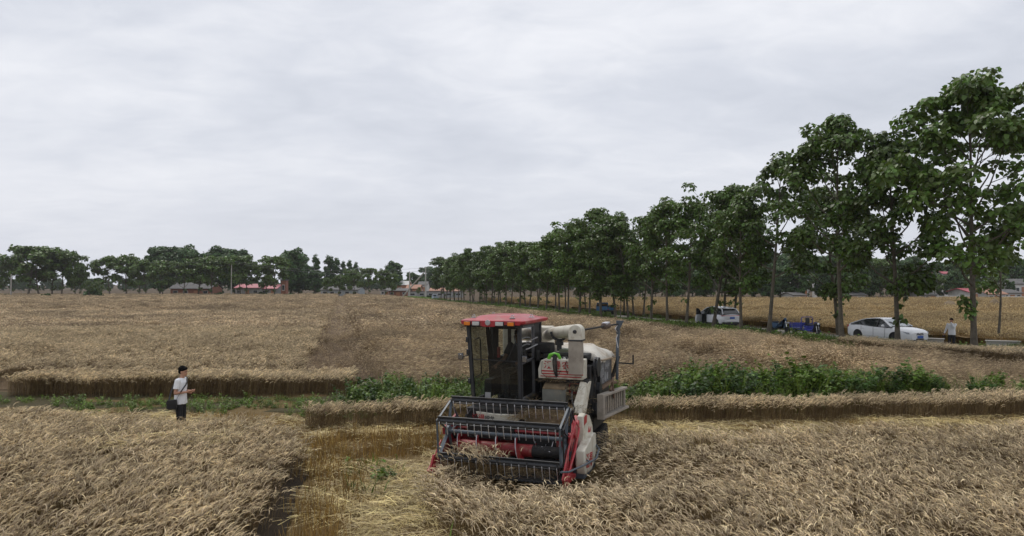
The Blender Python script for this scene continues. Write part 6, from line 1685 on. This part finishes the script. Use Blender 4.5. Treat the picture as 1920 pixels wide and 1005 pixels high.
# ---- blue cargo tricycle (nose to the right and towards the camera)
def trike():
    Y = 47.0; px = 1511
    e = empty('cargo_tricycle', (X_at(1516, 46.6), 46.6, .08), ROAD_RZ - R(5), 'deep blue electric cargo tricycle with a tubular roll frame and empty slatted bed', 'cargo tricycle')
    e.scale = (.9, .9, .9)
    b = MB()      # bed
    b.box((-.95, 0, .58), (1.30, 1.0, .04))
    for s in (-1, 1):
        for z in (.66, .78, .90): b.box((-.95, s * .50, z), (1.30, .025, .07))
        for x in (-1.58, -1.15, -.75, -.32): b.box((x, s * .505, .76), (.035, .035, .40))
    for x in (-1.60, -.30):
        for z in (.66, .78, .90): b.box((x, 0, z), (.025, 1.0, .07))
    for x in (-1.6, -.3):
        for s in (-1, 1): b.box((x, s * .5, .77), (.045, .045, .44))
    b.box((-.95, .515, .60), (1.3, .015, .14))
    b.build('cargo_bed', M_BLUE, e, bevel=.006)
    f = MB()
    for s in (-1, 1):
        f.tube([(-.24, s * .48, .55), (-.24, s * .48, 1.32), (-.24, s * .42, 1.42), (-.24, 0, 1.43)], .028, 8)
        f.bar((-1.5, s * .3, .48), (.75, s * .25, .40), .05, .07)
    f.build('roll_frame', M_BLUE, e)
    MB().box((-.18, 0, 1.14), (.07, .36, .46)).box((.02, 0, .84), (.42, .56, .10)).build('seat', M_SEATB, e, bevel=.03)
    sb = MB(); sb.prism([(-.26, .42), (.62, .38), (.60, .50), (.22, .52), (.20, .78), (-.26, .80)], -.38, .38, 'xz'); sb.build('seat_box', M_BLUE, e, bevel=.012)
    MB().lathe([(.02, 0), (.13, 0), (.11, .02), (.02, .02)], (-.18, -.385, .60), (0, -1, 0), 16).build('wheel_cap', M_RIM, e)
    fw = MB().prism([(.55, .40), (.86, .95), (.98, 1.0), (.96, .84), (.72, .34)], -.26, .26, 'xz'); fw.ell((.90, 0, .95), (.13, .22, .12)); fw.build('front_fairing', M_TRIM, e, bevel=.02)
    MB().ell((.80, .0, 1.0), (.10, .16, .09)).prism([(.62, .62), (.84, .92), (.86, .72), (.74, .5)], -.28, .28, 'xz').build('blue_cowl', M_BLUE, e, smooth=50)
    h = MB().lathe([(.002, 0), (.085, 0), (.085, .05), (.002, .06)], (1.0, 0, .95), (1, 0, .1), 18).build('headlight', M_CHROME, e, smooth=30)
    MB().tube([(.70, -.36, 1.12), (.78, -.2, 1.10), (.82, 0, 1.06), (.78, .2, 1.10), (.70, .36, 1.12)], .016, 7).build('handlebar', M_TRIM, e)
    for s in (-1, 1):
        MB().tube([(.76, s * .24, 1.1), (.78, s * .36, 1.26)], .008, 5).ell((.78, s * .37, 1.29), (.02, .07, .045)).build('mirror', M_TRIM, e)
        MB().tube([(.88, s * .09, .98), (1.04, s * .09, .30)], .022, 8).build('fork_leg', M_CHROME, e)
    wheel(e, 1.05, 0, .25, .10, -1, M_RIMD); wheel(e, 1.05, 0, .249, .099, 1, M_RIMD)
    for s in (-1, 1): wheel(e, -1.10, s * .42, .25, .12, s, M_RIM)
    MB().loft([[Vector((1.05 + math.cos(a) * r, y, .25 + math.sin(a) * r)) for r, y in ((.30, -.07), (.32, 0), (.30, .07), (.285, 0))] for a in [R(20 + 14 * i) for i in range(11)]]).build('mudguard', M_TRIM, e)
    return e
trike()
# ---- electric scooter
def scooter():
    Y = 51.0
    e = empty('electric_scooter', (X_at(1461, 50), 50.0, .08), ROAD_RZ + R(10), 'small blue electric scooter on the lane, half hidden by a slender trunk', 'scooter')
    b = MB()
    b.prism([(-.62, .62), (-.70, .70), (-.30, .72), (-.05, .66), (.0, .36), (.36, .34), (.46, .72), (.52, .92), (.44, .95), (.36, .66), (.30, .42), (.10, .44), (.04, .30), (-.40, .28), (-.56, .38)], -.11, .11, 'xz')
    b.build('body', M_SCOOT, e, bevel=.03)
    MB().ell((-.36, 0, .76), (.34, .13, .07)).build('seat', M_SEATB, e, smooth=60)
    MB().ell((-.66, 0, .62), (.10, .12, .10)).build('tail_box', M_SCOOT, e, smooth=60)
    MB().ell((.50, 0, .98), (.09, .12, .11)).build('head_cowl', M_SCOOT, e, smooth=60)
    MB().box((.66, 0, .74), (.20, .26, .10)).build('front_basket', mat('pale_grey_plastic', (.42, .43, .44), rough=.5), e, bevel=.02)
    MB().tube([(.34, -.33, 1.10), (.44, -.12, 1.08), (.44, .12, 1.08), (.34, .33, 1.10)], .014, 7).build('handlebar', M_TRIM, e)
    for s in (-1, 1):
        MB().tube([(.40, s * .24, 1.09), (.38, s * .34, 1.26)], .007, 5).ell((.37, s * .35, 1.29), (.015, .06, .04)).build('mirror', M_TRIM, e)
    MB().tube([(.50, 0, .88), (.66, 0, .24)], .025, 8).build('fork', M_CHROME, e)
    wheel(e, .68, 0, .23, .09, 1, M_RIMD); wheel(e, -.52, 0, .23, .09, 1, M_RIMD)
    MB().tube([(-.05, .1, .3), (-.12, .22, .02)], .012, 6).build('side_stand', M_TRIM, e)
scooter()
# ---- small blue truck seen from behind
def truck(px, Y, label, m1, s=1.0, name='cargo_three_wheeler'):
    e = empty(name, (X_at(px, Y), Y, .06), ROAD_RZ + PI, label, 'truck')
    e.scale = (s, s, s)
    MB().box((-.55, 0, .62), (1.9, 1.15, .06)).box((-1.50, 0, .82), (.05, 1.15, .38)).box((.38, 0, .82), (.05, 1.15, .38)).box((-.55, -.57, .82), (1.9, .05, .38)).box((-.55, .57, .82), (1.9, .05, .38)).build('cargo_bed', m1, e, bevel=.01)
    c = MB(); c.prism([(.42, .45), (1.70, .45), (1.74, .90), (1.52, 1.48), (.46, 1.52)], -.55, .55, 'xz'); c.build('cab', m1, e, bevel=.03)
    MB().box((.412, 0, 1.22), (.015, .8, .36)).build('rear_window', M_CGLASS, e)
    MB().prism([(.75, 1.0), (1.5, 1.0), (1.42, 1.4), (.75, 1.42)], -.56, .56, 'xz').build('side_window', M_CGLASS, e)
    for s_ in (-1, 1):
        wheel(e, -.75, s_ * .52, .27, .14, s_, M_RIMD)
        MB().box((-1.535, s_ * .45, .70), (.02, .14, .08)).build('tail_light', M_TAIL, e)
    wheel(e, 1.3, 0, .26, .12, 1, M_RIMD)
    MB().box((-.2, 0, .48), (2.6, .5, .12)).build('chassis', M_TRIM, e)
truck(1136, 80, 'small bright blue cargo truck seen from behind on the lane, between the trunks', M_TEAL, .92)
truck(816, 150, 'tiny pale blue and white truck at the far end of the tree row', mat('pale_blue_paint', (.42, .48, .56), rough=.5), .85)
# ---------------------------------------------------------------- people
M_SKIN = mat('skin', (.450, .235, .150), rough=.55, var=.06, scale=12)
M_HAIR = mat('black_hair', (.008, .007, .007), rough=.95, spec=.1, var=.3, scale=30, bump=.5, bscale=80)
M_TEE = mat('white_cotton', (.800, .805, .815), rough=.85, var=.03, scale=5, bump=1.0, bscale=6)
M_TEE2 = mat('pale_grey_cotton', (.680, .690, .695), rough=.85, var=.05, scale=5, bump=.25, bscale=7)
M_TROU = mat('black_trousers', (.014, .014, .016), rough=.85, var=.15, scale=6, bump=.2, bscale=9)
M_SHIRTD = mat('dark_shirt', (.050, .050, .056), rough=.85, var=.1)
M_TROUG = mat('grey_trousers', (.060, .055, .055), rough=.85, var=.1)
M_SHOE = mat('dark_shoes', (.03, .03, .032), rough=.6, var=.1)
M_BAG = mat('black_bag', (.012, .012, .014), rough=.6, var=.2, scale=8)
V3 = Vector

def finger_chain(b, p, d, n, lens, r, curl):
    """d: pointing direction, n: palm normal (fingers curl towards n)"""
    d = d.normalized(); n = n.normalized(); q = V3(p)
    for i, L in enumerate(lens):
        ax_ = d.cross(n).normalized()
        d = (Matrix.Rotation(curl[i], 3, ax_) @ d).normalized(); n = (Matrix.Rotation(curl[i], 3, ax_) @ n).normalized()
        q2 = q + d * L
        b.caps(q, q2, r * (1 - .10 * i), r * (1 - .10 * (i + 1)), 8)
        q = q2

def hand(b, wrist, d, n, side, curl=(.35, .45, .35)):
    """palm, four fingers and a thumb leaving the side of the palm"""
    d = V3(d).normalized(); n = (V3(n) - d * V3(n).dot(d)).normalized(); s = d.cross(n).normalized() * side
    w = V3(wrist)
    for k, off in enumerate((-.027, -.009, .010, .028)):
        b.caps(w + s * off * .6 + d * .01, w + s * off + d * .085, .014, .011, 8)
    for k, (off, L) in enumerate(((.029, .068), (.010, .078), (-.009, .072), (-.027, .056))):
        finger_chain(b, w + s * off + d * .088, d, n, (L * .46, L * .30, L * .26), .0092, curl)
    t0 = w + s * .026 + d * .022; td = (d * .62 + s * .75 + n * .25)
    finger_chain(b, t0, td, n, (.040, .032, .026), .0115, (.1, .25, .25))

def person(name, label, loc, rz, J, shirt, trousers, hairkind='short', hands=None, sleeve=.5, scale=1.0, group=None, hem=.0, skin=M_SKIN, look=(0, 0)):
    """J: joint positions in the figure's frame (forward = +x, left = +y)"""
    e = empty(name, loc, rz, label, 'person', group); e.scale = (scale,) * 3
    J = {k: V3(v) for k, v in J.items()}
    b = MB()
    nk, hc = J['neck'], J['head']
    yaw, pit = look
    HM = Matrix.Translation(hc) @ Euler((0, pit, yaw)).to_matrix().to_4x4()
    def hp_(p): return HM @ V3(p)
    # head: skull, jaw, nose, ears, brow
    hb = MB()
    hb.ell((-.012, 0, .028), (.094, .076, .098), 18, 12); hb.ell((.018, 0, -.035), (.070, .060, .078), 16, 10); hb.ell((.048, 0, -.085), (.036, .036, .028), 12, 8)
    hb.ell((.083, 0, -.018), (.020, .013, .026), 10, 7, rot=(0, -.35, 0)); hb.ell((.082, 0, -.058), (.014, .024, .010), 10, 6)
    for s in (-1, 1):
        hb.ell((-.005, s * .076, -.010), (.018, .010, .030), 10, 7); hb.ell((.066, s * .030, .022), (.018, .024, .010), 10, 6); hb.ell((.058, s * .034, -.024), (.024, .020, .022), 10, 7)
    b.add([hp_(p) for p in hb.v], hb.f)
    b.caps(nk - V3((0, 0, .05)), hc + V3((-.008, 0, -.05)), .058, .052)
    # trunk
    ch, pv = J['chest'], J['pelvis']
    b.loft([[c + V3((math.cos(a) * rx, math.sin(a) * ry, 0)) for a in [2 * PI * i / 16 for i in range(16)]] for c, rx, ry in
            ((pv - V3((0, 0, .06)), .09, .14), (pv, .11, .155), (pv.lerp(ch, .45), .095, .135), (ch, .115, .165), (ch.lerp(nk, .55), .10, .15), (nk, .05, .06))])
    for s in ('L', 'R'):
        sh, el_, wr = J['sh' + s], J['el' + s], J['wr' + s]
        b.caps(sh, el_, .046, .038); b.caps(el_, wr, .038, .025)
        hi_, kn, an = J['hip' + s], J['kn' + s], J['an' + s]
        b.caps(hi_, kn, .080, .054); b.caps(kn, an, .054, .036); 
        if hands and s in hands: hand(b, wr, *hands[s])
    b.build('body', skin, e, remesh=.0065, sm=3)
    # face details
    for s in (-1, 1):
        o = MB(); o.ell((.078, s * .030, .004), (.009, .013, .006), 10, 6); q = MB().add([hp_(p) for p in o.v], o.f)
        q.build('eye', M_HAIR, e, smooth=60)
        o = MB(); o.ell((.086, s * .031, .027), (.006, .018, .004), 8, 5); MB().add([hp_(p) for p in o.v], o.f).build('eyebrow', M_HAIR, e, smooth=60)
    o = MB(); o.ell((.0935, 0, -.060), (.004, .019, .003), 8, 5); MB().add([hp_(p) for p in o.v], o.f).build('mouth', mat('lips', (.22, .08, .07), rough=.6), e, smooth=60)
    # hair: cap over the skull with an uneven rim
    hh = MB(); hh.ell((-.026, 0, .056), (.104, .087, .090), 22, 14); hh.ell((-.055, 0, .0), (.062, .078, .066), 16, 10); hh.ell((.030, 0, .085), (.058, .072, .040), 14, 9)
    rgh = random.Random(3)
    for i in range(46):
        a = rgh.uniform(0, 2 * PI); el2 = rgh.uniform(.1, 1.4); d = V3((math.cos(a) * math.cos(el2), math.sin(a) * math.cos(el2), math.sin(el2)))
        p = V3((-.020, 0, .045)) + V3((d.x * .100, d.y * .083, d.z * .088)); hh.caps(p, p + d * .018 + V3((0, 0, -.006)), .014, .006, 6)
    q = MB().add([hp_(p) for p in hh.v], hh.f); q.build('hair', M_HAIR, e, remesh=.006, sm=2)
    # shirt
    sb = MB()
    hemz = pv.z - .10 + hem
    down = pv - V3((0, 0, .10 - hem))
    rr = [(down, .138, .185), (pv + V3((0, 0, .06)), .132, .178), (pv.lerp(ch, .5), .124, .168), (ch, .138, .192), (ch.lerp(nk, .45) , .126, .182), (ch.lerp(nk, .8), .09, .120), (nk + V3((0, 0, .0)), .066, .074)]
    sb.loft([[c + V3((math.cos(a) * rx * (1 + .035 * math.sin(a * 5 + c.z * 20)), math.sin(a) * ry * (1 + .03 * math.sin(a * 7 + c.z * 13)), .006 * math.sin(a * 4))) for a in [2 * PI * i / 24 for i in range(24)]] for c, rx, ry in rr])
    for s in ('L', 'R'):
        sh, el_, wr = J['sh' + s], J['el' + s], J['wr' + s]
        if sleeve <= 1:
            sb.caps(sh + V3((0, 0, -.005)), sh.lerp(el_, .45), .070, .066); sb.tube([sh.lerp(el_, .3), sh.lerp(el_, sleeve + .25)], [.066, .068], 14)
        else:
            sb.caps(sh, el_, .068, .056); sb.caps(el_, el_.lerp(wr, .93), .056, .040)
    sb.build('shirt', shirt, e, remesh=.0085, sm=2)
    tb = MB()
    tb.loft([[c + V3((math.cos(a) * rx, math.sin(a) * ry, 0)) for a in [2 * PI * i / 18 for i in range(18)]] for c, rx, ry in ((pv - V3((0, 0, .10)), .115, .168), (pv, .120, .166), (pv + V3((0, 0, .08)), .110, .152))])
    for s in ('L', 'R'):
        hi_, kn, an = J['hip' + s], J['kn' + s], J['an' + s]
        tb.caps(hi_, kn, .094, .068); tb.caps(kn, an.lerp(kn, .08), .068, .052)
    tb.build('trousers', trousers, e, remesh=.009, sm=2)
    for s in ('L', 'R'):
        an = J['an' + s]; ft = J['toe' + s]
        MB().caps(an + V3((-.02, 0, -.035)), an.lerp(ft, .5) + V3((0, 0, -.02)), .042, .046).caps(an.lerp(ft, .5) + V3((0, 0, -.02)), ft, .046, .036).build('shoe', M_SHOE, e, remesh=.009, sm=2)
    return e

STAND = dict(pelvis=(0, 0, .96), chest=(0, 0, 1.30), neck=(.0, 0, 1.475), head=(.025, 0, 1.625),
             shL=(0, .185, 1.42), shR=(0, -.185, 1.42), elL=(-.04, .23, 1.13), elR=(-.04, -.23, 1.13), wrL=(.12, .23, .93), wrR=(.12, -.23, .93),
             hipL=(0, .09, .90), hipR=(0, -.09, .90), knL=(.02, .10, .50), knR=(.02, -.10, .50), anL=(0, .11, .09), anR=(0, -.11, .09), toeL=(.16, .13, .035), toeR=(.16, -.13, .035))
# man beside the ditch: faces right, right forearm raised, hands meeting before the belly
J = dict(STAND); J.update(neck=(.015, 0, 1.475), head=(.055, 0, 1.62), chest=(-.005, 0, 1.30), elR=(-.03, -.235, 1.14), wrR=(.20, -.13, 1.155), elL=(.0, .22, 1.13), wrL=(.22, .06, 1.15), anL=(.06, .10, .09), toeL=(.22, .12, .035), anR=(-.06, -.11, .09), toeR=(.10, -.13, .035))
MX, MY = -7.95, 16.45
man = person('person', 'person in white T-shirt and black trousers smoking beside the ditch, seen from the side', (MX, MY, -.12), R(4), J, M_TEE, M_TROU, hands={'R': ((.95, .25, .1), (0, .8, .5), -1, (.5, .7, .5)), 'L': ((.9, -.35, .1), (0, -.8, .5), 1, (.5, .7, .5))}, look=(-.15, .12), sleeve=.42, scale=1.0)
cg = MB().tube([(0, 0, 0), (.062, -.012, -.020)], .0048, 8)
cg.tube([(0.050, -.0097, -.0161), (.066, -.0128, -.0213)], .0050, 8, m=1)
tag(cg.build('cigarette', [M_PLW, mat('ash', (.25, .24, .23), rough=.9)], None, loc=(MX + .152, MY - .005, 1.422)), 'lit cigarette held between the lips of the person in the white T-shirt', 'cigarette')
bg = empty('shoulder_bag', (MX, MY, -.12), R(4), 'black shoulder bag hanging behind the right hip of the person in the white T-shirt', 'bag')
MB().prism([(-.22, .80), (-.20, .98), (.0, 1.0), (.02, .80), (-.02, .76), (-.18, .76)], -.29, -.20, 'xz').build('pouch', M_BAG, bg, bevel=.02)
MB().prism([(-.215, .88), (-.20, .985), (.0, 1.005), (.01, .88)], -.302, -.292, 'xz').build('flap', M_BAG, bg, bevel=.004)
stp = [(-.01, -.245, .98), (.08, -.215, 1.16), (.150, -.06, 1.33), (.11, .10, 1.47), (.02, .125, 1.515), (-.10, .09, 1.46), (-.165, -.02, 1.30), (-.175, -.14, 1.14), (-.18, -.225, .97)]
sbm = MB()
for a, b in zip(stp[:-1], stp[1:]): sbm.bar(a, b, .035, .008)
sbm.build('strap', M_BAG, bg)
# person by the lane, one hand lifted to the face
J = dict(STAND); J.update(elR=(.02, -.26, 1.16), wrR=(.06, -.34, .93), elL=(.22, .20, 1.28), wrL=(.155, .03, 1.52), head=(.03, 0, 1.62))
PX, PY = X_at(1783, 36.7), 36.7
person('person', 'person in pale long-sleeved top beside the lane, one hand held to the face', (PX, PY, .03), R(-90 - 55), J, M_TEE2, M_TROU, hands={'R': ((.1, -.35, -.9), (0, .9, -.2), -1, (.3, .4, .3)), 'L': ((-.1, -.25, .95), (-.9, 0, -.1), 1, (.5, .7, .6))}, sleeve=1.5, look=(0, .05))
ph = MB().box((0, 0, 0), (.13, .09, .05)).tube([(-.05, 0, .02), (0, 0, .07), (.05, 0, .02)], .012, 6)
tag(ph.build('hand_bag', M_BAG, None, bevel=.01, loc=(PX + .06 * math.cos(R(-145)) + .37 * math.sin(R(-145)), PY + .06 * math.sin(R(-145)) - .37 * math.cos(R(-145)), .80)), 'small black pouch held low beside the person in the pale top', 'bag')
# driver in the cab
J = dict(pelvis=(.0, 0, .16), chest=(.03, 0, .50), neck=(.05, 0, .685), head=(.09, 0, .825), shL=(.04, .185, .63), shR=(.04, -.185, .63), elL=(.16, .25, .38), elR=(.20, -.27, .36), wrL=(.42, .13, .36), wrR=(.43, -.33, .28),
         hipL=(.05, .09, .10), hipR=(.05, -.09, .10), knL=(.45, .17, .14), knR=(.45, -.17, .14), anL=(.50, .15, -.30), anR=(.52, -.16, -.30), toeL=(.66, .15, -.34), toeR=(.68, -.18, -.34))
dx_, dy_ = WL(-.36, 2.36)
person('person', 'driver in a dark shirt sitting behind the tinted windscreen of the red-roofed cab', (dx_, dy_, 1.72), -PI / 2 - YAW, J, M_SHIRTD, M_TROUG, hands={'R': ((.9, 0, -.2), (0, 0, -1), -1, (.5, .6, .5)), 'L': ((.9, -.2, -.1), (0, 0, -1), 1, (.5, .6, .5))}, sleeve=.42, look=(.1, .1), skin=mat('dusky_skin', (.20, .11, .075), rough=.6, var=.05))
# ---------------------------------------------------------------- air
hm = MB().box((40, 300, 12), (1500, 720, 34))
hz_o = hm.build('haze', [], None, smooth=0)
hmat = bpy.data.materials.new('haze'); hmat.use_nodes = True
t = hmat.node_tree; t.nodes.clear()
o_ = N(t, 'ShaderNodeOutputMaterial'); pv_ = N(t, 'ShaderNodeVolumePrincipled')
pv_.inputs['Color'].default_value = (.93, .96, 1.0, 1); pv_.inputs['Density'].default_value = .00016; pv_.inputs['Anisotropy'].default_value = .2
t.links.new(pv_.outputs[0], o_.inputs['Volume'])
hz_o.data.materials.append(hmat)
tag(hz_o, 'thin pale summer haze over the fields', kind='stuff')
